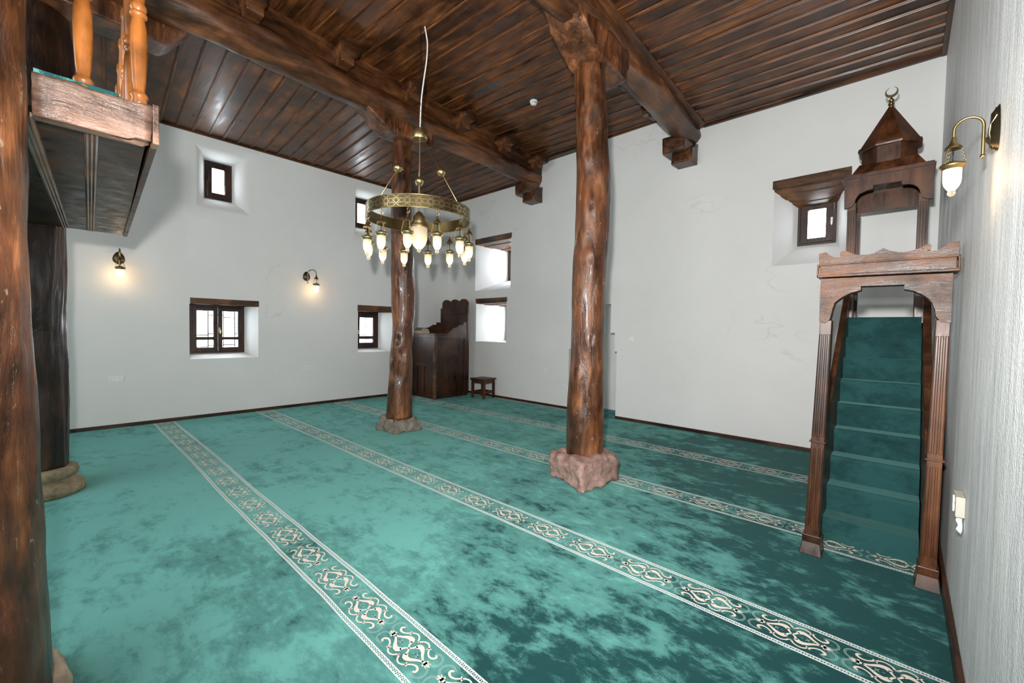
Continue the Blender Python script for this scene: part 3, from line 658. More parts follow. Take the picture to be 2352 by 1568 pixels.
names = ['first rafter end over the beam behind the chandelier, at the top edge of the photo', 'second rafter end over the beam behind the chandelier, round and knobbly', 'third rafter end over the beam, just left of the white chandelier cable',
         'fourth rafter end over the beam, right of the chandelier hub', 'fifth rafter end over the beam, last but one before the qibla wall', 'sixth rafter end over the beam, touching the qibla wall']
for i, y in enumerate((1.46, 2.51, 3.56, 4.60, 5.68, 6.70)):
    rafter_end(B1X(y) + .165, y, 5.06, 1, names[i], 'rafter ends over the beam behind the chandelier', i * 3.1, i in (0, 2))
for y, nm in ((3.16, 'rafter end over the nearer beam, left of the pillar corbel at the top edge'), (5.22, 'rafter end in shadow over the nearer beam, right of the middle pillar'), (6.25, 'rafter end over the nearer beam, closest to the qibla wall')):
    rafter_end(B2X(y) - .165, y, 5.02, -1, nm, 'rafter ends over the nearer beam', y, True)

# ------------------------------------------------------------------ balcony with balusters
FX = -2.66
root = thing('balcony', 'wooden gallery corner with a weathered edge beam, upper left', 'balcony', (-4.2, .1, 2.45))
sl = lambda x: .32 - .048 * (x - FX)          # its free end runs slightly askew
mb = MB(); mb.prism([(FX - .02, -.06), (FX - .02, .30), (-5.66, sl(-5.66)), (-5.66, .10), (-5.5, -1.9), (-2.98, -1.9), (-2.98, -.06)], 'z', 2.475, 2.60)
mb.build('deck', M['pulpit'], root)
rough_block('edge_beam', M['fascia'], root, [(FX - .06, -.055, 2.455), (FX + .012, -.055, 2.455), (FX + .012, .318, 2.465), (FX - .06, .318, 2.465)], [(FX - .06, -.055, 2.62), (FX + .008, -.055, 2.625), (FX + .012, .318, 2.635), (FX - .06, .318, 2.63)], .012, 3, 12, .03)
mb = MB(); mb.hexa([(FX - .07, .32, 2.46), (FX + .018, .32, 2.46), (FX + .016, .345, 2.46), (FX - .07, .345, 2.46)], [(FX - .07, .32, 2.645), (FX + .018, .32, 2.645), (FX + .014, .345, 2.645), (FX - .07, .345, 2.645)])
mb.build('end_cap', M['fascia'], root, bevel=.004)
mb = MB(); mb.hexa([(FX - .05, .318, 2.462), (FX - .07, .345, 2.462), (-5.66, sl(-5.66) + .02, 2.462), (-5.66, sl(-5.66) - .01, 2.462)], [(FX - .05, .318, 2.64), (FX - .07, .345, 2.64), (-5.66, sl(-5.66) + .02, 2.64), (-5.66, sl(-5.66) - .01, 2.64)])
mb.build('end_board', M['furniture'], root)
for a, b in ((.115, .225), (-.085, .065)):
    mb = MB()
    for off in (-.016, 0, .016):
        mb.tube([(FX - .05, a + off, 2.472), (-5.6, b + off, 2.472)], .0105, 8)
    mb.box(-5.6, FX - .05, min(a, b) - .03, min(a, b) - .029, 2.474, 2.476)
    mb.build('soffit_moulding', M['lintel'], root, True, auto=40)
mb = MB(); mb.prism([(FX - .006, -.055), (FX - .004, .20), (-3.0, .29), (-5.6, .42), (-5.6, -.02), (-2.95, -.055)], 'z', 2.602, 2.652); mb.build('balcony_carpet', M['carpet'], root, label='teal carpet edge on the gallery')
def baluster(x, y, z, scale, label, r0=1.0):
    prof = [(.030, 0), (.034, .012), (.030, .03), (.036, .042), (.036, .055), (.026, .066), (.024, .08), (.028, .12), (.033, .22), (.035, .32), (.033, .40), (.026, .45), (.024, .46), (.034, .468), (.036, .482), (.028, .492), (.033, .505), (.035, .52), (.026, .535), (.026, .55), (.031, .60), (.033, .72), (.028, .84), (.034, .86), (.034, .90), (.028, .92)]
    b = tag(MB().lathe([(r * r0, h * scale * .88) for r, h in prof], (x, y, z), 24).build('baluster', M['baluster'], None, True, auto=60), label, 'baluster', 'turned balusters on the gallery')
    return b
baluster(FX - .035, .092, 2.628, 1.0, 'thick honey coloured turned baluster left on the gallery edge, beside the trunk pillar', .95)
baluster(FX - .035, .278, 2.638, 1.0, 'thick honey coloured turned baluster on the outer corner of the gallery', .95)
bl = ['first slim baluster just behind the corner baluster of the gallery', 'second slim baluster behind the corner baluster of the gallery', 'third slim baluster behind the corner baluster of the gallery', 'fourth slim baluster behind the corner baluster of the gallery', 'fifth slim baluster behind the corner baluster of the gallery', 'farthest slim baluster on the gallery end']
for i, x in enumerate((-3.05, -3.42, -3.79, -4.16, -4.53, -4.90)): baluster(x, sl(x) - .058, 2.638, 1.0, bl[i], .8)

# ------------------------------------------------------------------ chandelier
CH = Vector((-4.30, 2.97, 0)); 
to_cam = math.atan2(-CH.y, -CH.x)
root = thing('chandelier', 'large round brass ring chandelier hung with frosted glass lamps', 'chandelier', (CH.x, CH.y, 2.4))
RR = .605; Z0, Z1 = 2.885, 3.02
mb = MB(); mb.lathe([(RR, Z0), (RR, Z1), (RR - .008, Z1), (RR - .008, Z0), (RR, Z0)], (CH.x, CH.y, 0), 96, caps=False)
ring = mb.build('ring', M['brass_dark'], root, True, auto=40)
# star lattice inlay on the outside of the ring
mb = MB(); N = 31; pw = 2 * PI / N; hz = (Z1 - Z0); 
def on_ring(a, z): return Vector((CH.x + (RR + .0012) * math.cos(a), CH.y + (RR + .0012) * math.sin(a), z))
def ring_line(u0, v0, u1, v1, wd=.0026):
    n = 4; d = Vector((u1 - u0, v1 - v0)); L = d.length
    if L < 1e-6: return
    nx, ny = -d.y / L * wd / 2, d.x / L * wd / 2; b = len(mb.v)
    for i in range(n + 1):
        t = i / n; u, v = u0 + (u1 - u0) * t, v0 + (v1 - v0) * t
        mb.v += [on_ring((u + nx) / RR, v + ny), on_ring((u - nx) / RR, v - ny)]
    for i in range(n): mb.f.append((b + 2 * i, b + 2 * i + 1, b + 2 * i + 3, b + 2 * i + 2))
zc = (Z0 + Z1) / 2; W_ = 2 * PI * RR / N
for k in range(N):
    cu = k * W_
    R1, R2 = .058, .030
    pts8 = [(cu + R1 * math.cos(PI / 8 + i * PI / 4), zc + R1 * math.sin(PI / 8 + i * PI / 4)) for i in range(8)]
    for i in range(8):
        a, b = pts8[i], pts8[(i + 3) % 8]; ring_line(*a, *b)
    q = [(cu + R2 * math.cos(i * PI / 4), zc + R2 * math.sin(i * PI / 4)) for i in range(8)]
    for i in range(8): ring_line(*q[i], *pts8[i]); ring_line(*q[i], *pts8[i - 1])
    for i in (0, 7): ring_line(*pts8[i], cu + W_ / 2, zc + (.018 if i == 0 else -.018))
    for i in (3, 4): ring_line(*pts8[i], cu - W_ / 2, zc + (.018 if i == 3 else -.018))
    ring_line(*pts8[1], cu + W_ / 2, Z1 - .004); ring_line(*pts8[6], cu + W_ / 2, Z0 + .004); ring_line(*pts8[2], cu - W_ / 2, Z1 - .004); ring_line(*pts8[5], cu - W_ / 2, Z0 + .004)
o = mb.build('star_inlay', M['brass_line'], ring, normals=False, label='geometric star lattice in bright brass')
mb = MB()
for z in (Z0, Z1): mb.tube([on_ring(2 * PI * i / 96, z) for i in range(96)], .004, 6, closed=True)
mb.build('ring_rim', M['brass'], ring, True)
mb = MB(); mb.lathe([(.0, 3.958), (.084, 3.958), (.09, 3.95), (.09, 3.86), (.084, 3.848), (.0, 3.845)], (CH.x, CH.y, 0), 32); mb.build('hub', M['brass'], root, True, auto=40)
for k in range(3):
    a = to_cam + PI / 3 + k * 2 * PI / 3 + .02; d = Vector((math.cos(a), math.sin(a), 0))
    p0 = CH + d * .07 + Vector((0, 0, 3.845)); p1 = CH + d * .078 + Vector((0, 0, 3.80)); p2 = CH + d * (RR - .012) + Vector((0, 0, 2.90))
    mb = MB(); mb.tube([p0, p1, p1.lerp(p2, .04)], .005, 6); mb.tube([p1, p2], .0065, 8); mb.ball(p2, .012, 10, 8)
    rod = mb.build('suspension_rod', M['brass'], root, True)
    MB().ball(p1.lerp(p2, .40), .050, 24, 16).build('rod_ball', M['brass'], rod, True)
mb = MB(); n = 30
for i in range(n):          # chain links from hub to ceiling
    z = 3.958 + (ZM - 3.958) * (i + .5) / n; h = (ZM - 3.958) / n * .62; vx = i % 2
    mb.tube([(CH.x + (.008 * math.cos(t) if vx else 0), CH.y + (0 if vx else .008 * math.cos(t)), z + h * math.sin(t)) for t in [2 * PI * j / 10 for j in range(10)]], .0028, 5, closed=True)
mb.build('suspension_chain', M['black_metal'], root, True)
mb = MB(); cb = [(0, 0, 3.95), (.005, .005, 4.2), (.012, .01, 4.35), (.03, .02, 4.55), (.055, .035, 4.8), (.06, .04, 4.98), (.05, .03, 5.08), (.035, .04, ZM)]
side = Vector((-math.sin(to_cam), math.cos(to_cam), 0)) * -1
cpts = [CH + side * (-(a * 1.3)) + Vector((0, 0, z)) for a, b, z in cb]
fine = []
for i in range(len(cpts) - 1):
    a, b, c, d = cpts[max(i - 1, 0)], cpts[i], cpts[i + 1], cpts[min(i + 2, len(cpts) - 1)]
    for j in range(6):
        t = j / 6; fine.append(.5 * ((2 * b) + (c - a) * t + (2 * a - 5 * b + 4 * c - d) * t * t + (3 * b - a - 3 * c + d) * t ** 3))
fine.append(cpts[-1])
mb.tube(fine, .0085, 8); mb.build('power_cable', M['cable'], root, True, label='white cable sleeve beside the dark chain')
# centre lamp
mb = MB(); mb.lathe([(.010, 3.0), (.030, 2.985), (.045, 2.965), (.050, 2.95), (.075, 2.935), (.085, 2.90), (.087, 2.88), (.095, 2.875), (.095, 2.845), (.118, 2.84), (.122, 2.825), (.122, 2.806), (.112, 2.80), (.0, 2.80)], (CH.x, CH.y, 0), 36)
mb.tube([CH + Vector((0, 0, 3.0)), CH + Vector((0, 0, 3.85))], .006, 8)
cap = mb.build('centre_lamp_cap', M['brass'], root, True, auto=40)
MB().ball(CH + Vector((0, 0, 3.36)), .050, 24, 16).build('rod_ball', M['brass'], cap, True)
def bowl(r, h, top, n=16): return [(r * (1 - .04 * (i / n) - .62 * max(0, (i / n - .42) / .58) ** 2.6), top - h * i / n) for i in range(n + 1)] + [(r * .12, top - h * 1.03)]
MB().lathe(bowl(.098, .245, 2.80), (CH.x, CH.y, 0), 36, caps=False).build('centre_lamp_glass', M['frost_big'], cap, True)
MB().ball(CH + Vector((0, 0, 2.535)), .025).build('centre_lamp_ball', M['ball'], cap, True)
MB().ball(CH + Vector((0, 0, 2.63)), .022).build('bulb', M['bulb'], cap, True)
lamp('chandelier_centre_bulb', 'POINT', (CH.x, CH.y, 2.62), 2.2, (1.0, 0.72, 0.42), shadow_soft_size=.03)
# twelve small lamps under the ring
def chain_links(mb, p0, p1, n, r=.0045, th=.0012):
    p0, p1 = Vector(p0), Vector(p1); ax = (p1 - p0).normalized(); u = ax.orthogonal().normalized(); v = ax.cross(u); L = (p1 - p0).length / n
    for i in range(n):
        c = p0.lerp(p1, (i + .5) / n); s_ = u if i % 2 else v
        mb.tube([c + s_ * r * math.cos(t) + ax * (L * .66) * math.sin(t) for t in [2 * PI * j / 8 for j in range(8)]], th, 4, closed=True)
def small_lamp(top, name, parent, scale=1.0, hang=.075, metal='brass'):
    """bell cap on a link, three chains, flanged collar, frosted glass with a clear ball"""
    T = Vector(top); k = scale
    mb = MB(); chain_links(mb, T, T - Vector((0, 0, hang * k)), max(2, int(4 * hang / .075)), .006 * k, .0018 * k)
    z = T.z - hang * k
    mb.lathe([(.005 * k, z + .008 * k), (.009 * k, z), (.013 * k, z - .02 * k), (.022 * k, z - .045 * k), (.038 * k, z - .064 * k), (.045 * k, z - .072 * k), (.046 * k, z - .080 * k), (.038 * k, z - .080 * k), (.0, z - .06 * k)], (T.x, T.y, 0), 24)
    mb.tube([(T.x + .012 * k, T.y, T.z - .01 * k), (T.x + .03 * k, T.y + .01 * k, T.z - .04 * k), (T.x + .022 * k, T.y, z + .01 * k), (T.x + .004 * k, T.y, z - .01 * k)], .0016 * k, 5)
    cap = mb.build(name, M[metal], parent, True, auto=50)
    zb = z - .080 * k; zt = z - .180 * k
    for j in range(3):
        a = to_cam + .5 + j * 2 * PI / 3; d = Vector((math.cos(a), math.sin(a), 0)); m_ = MB()
        chain_links(m_, Vector((T.x, T.y, zb + .004 * k)) + d * .040 * k, Vector((T.x, T.y, zt - .016 * k)) + d * .064 * k, 9, .0042 * k, .0012 * k); m_.build('lamp_chain', M[metal], cap, True)
    MB().tube([(T.x, T.y, zb), (T.x, T.y, zt + .01 * k)], .004 * k, 6).build('lamp_stem', M['black_metal'], cap, True)
    MB().lathe([(.0, zt + .018 * k), (.030 * k, zt + .012 * k), (.048 * k, zt), (.062 * k, zt - .004 * k), (.068 * k, zt - .012 * k), (.068 * k, zt - .018 * k), (.058 * k, zt - .028 * k), (.050 * k, zt - .040 * k), (.046 * k, zt - .040 * k), (.046 * k, zt - .02 * k), (.0, zt - .012 * k)], (T.x, T.y, 0), 28).build('lamp_collar', M[metal], cap, True, auto=50)
    MB().lathe(bowl(.047 * k, .150 * k, zt - .034 * k, 10), (T.x, T.y, 0), 28, caps=False).build('lamp_glass', M['frost'], cap, True)
    MB().ball((T.x, T.y, zt - .200 * k), .022 * k, 16, 10).build('glass_ball', M['ball'], cap, True)
    MB().ball((T.x, T.y, zt - .135 * k), .014 * k, 12, 8).build('bulb', M['bulb'], cap, True)
    return cap, (T.x, T.y, zt - .135 * k)
proto = None
for k in range(12):
    a = to_cam + math.radians(-11.5 + 30 * k) * 1
    pos = CH + Vector((math.cos(a), math.sin(a), 0)) * (RR - .004) + Vector((0, 0, Z0))
    if proto is None: proto, bp = small_lamp(pos, 'hanging_lamp', root); p_first = pos.copy(); off = Vector(bp) - pos
    else: copy_tree(proto, root, pos - p_first)
    lamp('hanging_lamp_bulb', 'POINT', pos + off, 1.0, (1.0, 0.70, 0.40), shadow_soft_size=.02)

# ------------------------------------------------------------------ wall sconces
def sconce(loc, out, shift, label, scale=1.0, power=3.0, ph=.075, pc=.03):
    """loc: point on the wall; out: unit vector off the wall; along: unit vector along the wall (lamp side)"""
    P = Vector(loc); O = Vector(out); A_ = Vector((0, 1, 0)); Zv = Vector((0, 0, 1)); k = scale
    r = thing('wall_sconce', label, 'wall lamp', tuple(P), 'brass wall sconces with frosted glass')
    def pt(o, a, z): return P + O * (o * k) + A_ * (a * k) + Zv * (z * k)
    # leaf shaped back plate
    mb = MB(); n = 28
    outl = []
    for i in range(n): 
        t = 2 * PI * i / n; zz = ph * math.sin(t); ww = .056 * math.cos(t) * (1 - .25 * math.sin(t)); outl.append((ww, zz + pc))
    c0 = [pt(.002, a, z) for a, z in outl]; c1 = [pt(.030, a * .55, (z - pc) * .72 + pc - .01) for a, z in outl]
    mb.v += c0 + c1; mb.f += [tuple(range(n)), tuple(range(2 * n - 1, n - 1, -1))] + [(i, (i + 1) % n, n + (i + 1) % n, n + i) for i in range(n)]
    for j in range(-3, 4):  # leaf ribs
        mb.tube([pt(.012, j * .012, pc + ph * .87 * (1 - abs(j) * .16)), pt(.031, j * .007, .06), pt(.034, j * .005, .02), pt(.018, j * .005, -.05)], .0042 * k, 6)
    mb.tube([pt(.004, 0, -.035), pt(.02, 0, -.01), pt(.045, 0, .004)], [.026 * k, .022 * k, .008 * k], 12)
    mb.build('back_plate', M['bronze'], r, True, auto=50)
    reach = .105; h = .155
    cy = .052
    arc = [pt(cy, 0, -.075), pt(cy, 0, 0), pt(cy, 0, .075)]
    for i in range(13):
        t = PI * i / 12
        arc.append(pt(cy + (reach - 0) / 2 * (1 - math.cos(t)) * 1.0, shift * (1 - math.cos(t)) / 2, .075 + .055 * math.sin(t)))
    tip = pt(cy + reach, shift, .045); arc.append(tip)
    mb = MB(); mb.tube(arc, .0065 * k, 10); mb.ball(pt(cy, 0, -.080), .011 * k, 12, 8); mb.tube([pt(.03, 0, 0), pt(cy, 0, 0)], .005 * k, 8)
    mb.build('arm', M['brass_mid'], r, True, auto=60)
    cap, b = small_lamp(tip + Zv * .002, 'sconce_lamp', r, .76 * k, .004, 'brass_mid')
    lamp('sconce_bulb', 'POINT', b, power, (1.0, 0.66, 0.34), shadow_soft_size=.02)
    return r
sconce((LX, .66, 2.575), (1, 0, 0), 0.0, 'brass wall sconce left of the high window, under the gallery corner', 1.25, 13)
sconce((LX, 3.44, 2.58), (1, 0, 0), .09, 'brass wall sconce on the window wall, left of the chandelier', 1.25, 13)
sconce((RX + .014, 2.56, 2.395), (-1, 0, 0), 0.0, 'large brass wall sconce on the rough right wall beside the minbar', .8, 5, .115, .05)

# ------------------------------------------------------------------ minbar (pulpit with stairs)
root = thing('minbar', 'tall carved wooden minbar with teal carpeted stairs and pointed roof', 'minbar', (-.15, 5.0, 0))
GY0, GY1 = 3.74, 3.84
def leg(xb0, xb1, xt0, xt1):
    mb = MB(); mb.hexa([(xb0, GY0, .13), (xb1, GY0, .13), (xb1, GY1, .13), (xb0, GY1, .13)], [(xt0, GY0, 1.70), (xt1, GY0, 1.70), (xt1, GY1, 1.70), (xt0, GY1, 1.70)])
    for (za, zb) in ((.20, .78), (.86, 1.60)):      # raised flutes
        for j in range(3):
            f = (j + .5) / 3
            def X(z, q): t = (z - .13) / 1.57; a = xb0 + (xt0 - xb0) * t; b = xb1 + (xt1 - xb1) * t; return a + (b - a) * q
            mb.hexa([(X(za, f - .10), GY0 - .008, za), (X(za, f + .10), GY0 - .008, za), (X(za, f + .13), GY0, za), (X(za, f - .13), GY0, za)], [(X(zb, f - .10), GY0 - .008, zb), (X(zb, f + .10), GY0 - .008, zb), (X(zb, f + .13), GY0, zb), (X(zb, f - .13), GY0, zb)])
    kk = (.82 - .13) / 1.57; mb.box(xb0 + (xt0 - xb0) * kk - .010, xb1 + (xt1 - xb1) * kk + .010, GY0 - .012, GY1, .815, .825)
    l = mb.build('gate_leg', M['furniture'], root, bevel=.003)
    mb = MB(); mb.hexa([(xb0 - .022, GY0 - .045, .0), (xb1 + .022, GY0 - .045, .0), (xb1 + .022, GY1 + .02, .0), (xb0 - .022, GY1 + .02, .0)], [(xb0 - .010, GY0 - .02, .085), (xb1 + .010, GY0 - .02, .085), (xb1 + .010, GY1 + .02, .085), (xb0 - .010, GY1 + .02, .085)])
    mb.box(xb0 - .010, xb1 + .010, GY0 - .018, GY1 + .018, .085, .135)
    mb.build('plinth', M['furniture'], l, bevel=.004)
leg(-.497, -.408, -.445, -.378); leg(.115, .195, .145, .208)
arch = [(-.447, 1.995), (-.449, 1.69), (-.412, 1.68), (-.389, 1.704), (-.380, 1.746), (-.376, 1.775), (-.364, 1.822), (-.345, 1.842), (-.321, 1.862), (-.277, 1.888), (-.224, 1.904), (-.224, 1.931), (-.007, 1.928), (-.007, 1.899), (.038, 1.886), (.082, 1.858), (.105, 1.836), (.123, 1.810), (.139, 1.760), (.143, 1.722), (.165, 1.688), (.209, 1.682), (.209, 1.985)]
def concave_plate(name, poly, y0, y1, mat, parent, label=None, bevel=0.0):
    bm = bmesh.new(); vs = [bm.verts.new((x, y0, z)) for x, z in poly]; f = bm.faces.new(vs)
    e = bmesh.ops.extrude_face_region(bm, geom=[f]); bmesh.ops.translate(bm, verts=[v for v in e['geom'] if isinstance(v, bmesh.types.BMVert)], vec=(0, y1 - y0, 0))
    bmesh.ops.triangulate(bm, faces=[f_ for f_ in bm.faces if len(f_.verts) > 4])
    bmesh.ops.recalc_face_normals(bm, faces=bm.faces); o0 = wl(parent)
    for v in bm.verts: v.co -= o0
    me = bpy.data.meshes.new(name); bm.to_mesh(me); bm.free(); me.materials.append(mat)
    o = bpy.data.objects.new(name, me); place(o, parent); WORLD[o.name] = o0
    if label: o['label'] = label
    return o
concave_plate('gate_arch', arch, GY0 - .022, GY1, M['gate'], root)
mb = MB(); mb.hexa([(-.452, 3.69, 2.018), (.222, 3.69, 2.008), (.222, 3.86, 2.008), (-.452, 3.86, 2.018)], [(-.452, 3.69, 2.085), (.222, 3.69, 2.080), (.222, 3.86, 2.080), (-.452, 3.86, 2.085)])
mb.hexa([(-.466, 3.675, 2.083), (.236, 3.675, 2.078), (.236, 3.87, 2.078), (-.466, 3.87, 2.083)], [(-.466, 3.675, 2.094), (.236, 3.675, 2.089), (.236, 3.87, 2.089), (-.466, 3.87, 2.094)])
mb.hexa([(-.466, 3.675, 2.002), (.236, 3.675, 1.992), (.236, 3.87, 1.992), (-.466, 3.87, 2.002)], [(-.466, 3.675, 2.018), (.236, 3.675, 2.008), (.236, 3.87, 2.008), (-.466, 3.87, 2.018)])
for xe in (-.466, .226): mb.box(xe, xe + .010, 3.675, 3.70, 2.0, 2.088)
mb.build('cornice', M['gate'], root, bevel=.003)
cr = [(-.461, 2.173), (-.422, 2.181), (-.408, 2.166), (-.391, 2.151), (-.364, 2.137), (-.332, 2.133), (-.342, 2.146), (-.343, 2.160), (-.337, 2.172), (-.326, 2.178), (-.306, 2.174), (-.262, 2.149), (-.235, 2.141), (-.209, 2.139), (-.180, 2.142), (-.158, 2.149), (-.135, 2.160), (-.115, 2.174), (-.100, 2.163), (-.084, 2.154), (-.042, 2.138), (-.015, 2.135), (.012, 2.138), (.058, 2.152), (.091, 2.174), (.105, 2.170), (.111, 2.156), (.106, 2.138), (.088, 2.129), (.128, 2.129), (.145, 2.134), (.162, 2.144), (.198, 2.176), (.232, 2.175), (.228, 2.088), (-.458, 2.093)]
concave_plate('crest', cr, 3.705, 3.745, M['gate'], root, 'carved wavy crest board')
# stairs: wooden carcass, carpeted treads
SX = lambda y: (-.435, .125)
prof = [(4.10, 0.0)]
for k in range(9):
    y = 5.60 - .19 * (8 - k); z = 1.78 - .20 * (8 - k); prof += [(y - .012, z - (.20 if k else .17)), (y - .012, z)]
prof += [(6.24, 1.78), (6.24, 1.70), (5.7, 1.70)]
poly = [(4.06, 0.0), (4.068, .175)]
for k in range(1, 9):
    y = 5.60 - .19 * (8 - k); z = 1.78 - .20 * (8 - k)
    poly += [(y, z - .205), (y - .016, z - .03), (y - .010, z - .006), (y, z)]
poly += [(6.22, 1.78), (6.22, 1.70), (5.75, 1.66), (4.25, .0)]
bm = bmesh.new(); vs = [bm.verts.new((-.43, y, z)) for y, z in poly]; f = bm.faces.new(vs)
e = bmesh.ops.extrude_face_region(bm, geom=[f]); bmesh.ops.translate(bm, verts=[v for v in e['geom'] if isinstance(v, bmesh.types.BMVert)], vec=(.55, 0, 0))
bmesh.ops.triangulate(bm, faces=[q for q in bm.faces if len(q.verts) > 4]); bmesh.ops.recalc_face_normals(bm, faces=bm.faces)
for v in bm.verts: v.co -= wl(root)
me = bpy.data.meshes.new('stair_carpet'); bm.to_mesh(me); bm.free(); me.materials.append(M['stair_carpet']); place(bpy.data.objects.new('stair_carpet', me), root)['label'] = 'dark teal velvet carpet covering the steps'
def side_panel(x0, x1, name):
    pl = [(3.84, 0), (6.26, 0), (6.26, 2.02), (5.62, 2.02), (3.84, .62)]
    MB().prism(pl, 'x', x0, x1).build(name, M['furniture'], root, bevel=.004)
    mb = MB(); mb.hexa([(x0, 3.845, .60), (x1, 3.845, .60), (x1 + .008, 5.62, 2.00), (x0 - .008, 5.62, 2.00)], [(x0, 3.845, .655), (x1, 3.845, .655), (x1 + .008, 5.62, 2.055), (x0 - .008, 5.62, 2.055)])
    mb.build('handrail', M['furniture'], root, bevel=.006)
side_panel(-.462, -.425, 'side_panel'); side_panel(.128, .168, 'side_panel')
# pavilion on the landing
PX0, PX1, PY0, PY1 = -.485, .150, 5.60, 6.24
for x in (PX0 + .015, PX1 - .085):
    for y in (PY0 + .012, PY1 - .08):
        mb = MB(); mb.box(x, x + .07, y, y + .07, 1.72 if y < 6 else 1.72, 2.96)
        for j in range(3): mb.box(x + .010 + j * .02, x + .020 + j * .02, y - .006, y, 2.05, 2.88)
        mb.build('pavilion_post', M['furniture'], root, bevel=.003)
pa = [(-.500, 3.213), (-.494, 2.905), (-.465, 2.905), (-.433, 2.920), (-.412, 2.950), (-.405, 2.989), (-.390, 3.020), (-.368, 3.047), (-.32, 3.066), (-.271, 3.074), (-.271, 3.106), (-.058, 3.103), (-.058, 3.072), (-.01, 3.064), (.021, 3.051), (.052, 3.022), (.069, 2.989), (.078, 2.95), (.086, 2.915), (.118, 2.892), (.166, 2.885), (.164, 3.20)]
concave_plate('pavilion_arch', pa, PY0 - .02, PY0 + .02, M['furniture'], root)
mb = MB(); mb.box(PX0, PX1, PY1 - .03, PY1, 2.98, 3.21); mb.box(PX0, PX0 + .03, PY0, PY1, 3.0, 3.21); mb.box(PX1 - .03, PX1, PY0, PY1, 3.0, 3.21); mb.build('pavilion_rail', M['furniture'], root, bevel=.003)
mb = MB(); mb.box(-.52, .175, PY0 - .04, PY1 + .03, 3.200, 3.222); mb.box(-.51, .165, PY0 - .03, PY1 + .02, 3.222, 3.238); mb.build('pavilion_cornice', M['furniture'], root, bevel=.003)
cxp, cyp = -.167, 5.91
def ngon(r, z, n=8, ph=PI / 8): return [Vector((cxp + r * math.cos(ph + 2 * PI * i / n), cyp + r * math.sin(ph + 2 * PI * i / n), z)) for i in range(n)]
mb = MB(); b4 = [(-.455, PY0 + .02, 3.238), (.115, PY0 + .02, 3.238), (.115, PY1 - .03, 3.238), (-.455, PY1 - .03, 3.238)]; t4 = [(-.39, PY0 + .10, 3.36), (.05, PY0 + .10, 3.36), (.05, PY1 - .11, 3.36), (-.39, PY1 - .11, 3.36)]
mb.hexa(b4, t4); mb.build('roof_skirt', M['furniture'], root)
def frustum(mb, r0, z0, r1, z1, n=8):
    a, b = ngon(r0, z0, n), ngon(r1, z1, n); mb.add(a + b, [tuple(range(n - 1, -1, -1)), tuple(range(n, 2 * n))] + [(i, (i + 1) % n, n + (i + 1) % n, n + i) for i in range(n)])
mb = MB(); frustum(mb, .232, 3.33, .232, 3.52); mb.build('drum', M['furniture'], root)
mb = MB(); frustum(mb, .262, 3.515, .270, 3.535); frustum(mb, .270, 3.535, .262, 3.560); mb.build('drum_cornice', M['furniture'], root, bevel=.003)
mb = MB(); frustum(mb, .25, 3.56, .016, 3.975); mb.build('spire', M['furniture'], root)
mb = MB(); mb.lathe([(.020, 3.955), (.024, 3.965), (.014, 3.975), (.024, 3.985), (.028, 3.995), (.020, 4.005), (.012, 4.012), (.022, 4.022), (.024, 4.035), (.014, 4.046), (.008, 4.055), (.0, 4.075)], (cxp, cyp, 0), 20)
n = 22; ou = []; inn = []
for i in range(n + 1):
    t = math.radians(118) + math.radians(304) * i / n; ou.append((.052 * math.cos(t), .052 * math.sin(t)))
for i in range(n + 1):
    t = math.radians(115) + math.radians(310) * (i / n); inn.append((.041 * math.cos(t), .041 * math.sin(t) + .013))
zc_ = 4.115; th = .006; base = len(mb.v)
for (ox, oz), (ix, iz) in zip(ou, inn):
    for yy in (-th, th): mb.v.append(Vector((cxp + ox, cyp + yy, zc_ + oz))); mb.v.append(Vector((cxp + ix, cyp + yy, zc_ + iz)))
for i in range(n):
    a = base + 4 * i; b = a + 4
    mb.f += [(a, b, b + 1, a + 1), (a + 2, a + 3, b + 3, b + 2), (a, a + 2, b + 2, b), (a + 1, b + 1, b + 3, a + 3)]
mb.f += [(base, base + 1, base + 3, base + 2), (base + 4 * n, base + 4 * n + 2, base + 4 * n + 3, base + 4 * n + 1)]
mb.build('crescent_finial', M['brass_dark'], root, True, auto=50, label='bronze crescent finial')

# ------------------------------------------------------------------ preacher's desk in the corner, books, stool
root = thing('pulpit_desk', 'dark wooden preaching desk with scalloped backrest in the far corner', 'pulpit', (-8.28, 6.28, 0))
px0, px1, py0, py1 = -8.82, -7.74, 5.79, 6.76
def framed_panel(name, plane, a0, a1, z0, z1, pos, mull=(), rail=(), fr=.07, d=.022, into=1):
    """frame-and-panel side; plane 'y' (a along x) or 'x' (a along y)"""
    mb = MB()
    def b(u0, u1, w0, w1, t0, t1):
        t0, t1 = sorted((pos + into * t0, pos + into * t1))
        mb.box(*((u0, u1, t0, t1) if plane == 'y' else (t0, t1, u0, u1)), w0, w1)
    b(a0, a1, z0, z1, d, d + .02)
    b(a0, a0 + fr, z0, z1, 0, d); b(a1 - fr, a1, z0, z1, 0, d); b(a0 + fr, a1 - fr, z0, z0 + fr, 0, d); b(a0 + fr, a1 - fr, z1 - fr, z1, 0, d)
    for r_ in rail: b(a0 + fr, a1 - fr, r_ - fr * .5, r_ + fr * .5, 0, d); b(a0 + fr, a1 - fr, r_ + fr * .5, r_ + fr * .5 + .014, -.006, d)
    for m_, c, e in mull: b(m_ - fr * .45, m_ + fr * .45, c, e, 0, d)
    return mb.build(name, M['pulpit'], root, bevel=.003)
framed_panel('front_panel', 'y', px0, px1, 0, 1.46, py0, [(-8.18, .07, .72), (-8.46, .07, .72)], [.76])
framed_panel('side_panel', 'x', py0 + .01, py1, 0, 1.46, px1, (), (), .085, .022, -1)
framed_panel('side_panel', 'x', py0 + .01, py1, 0, 1.46, px0, (), (), .085, .022, 1)
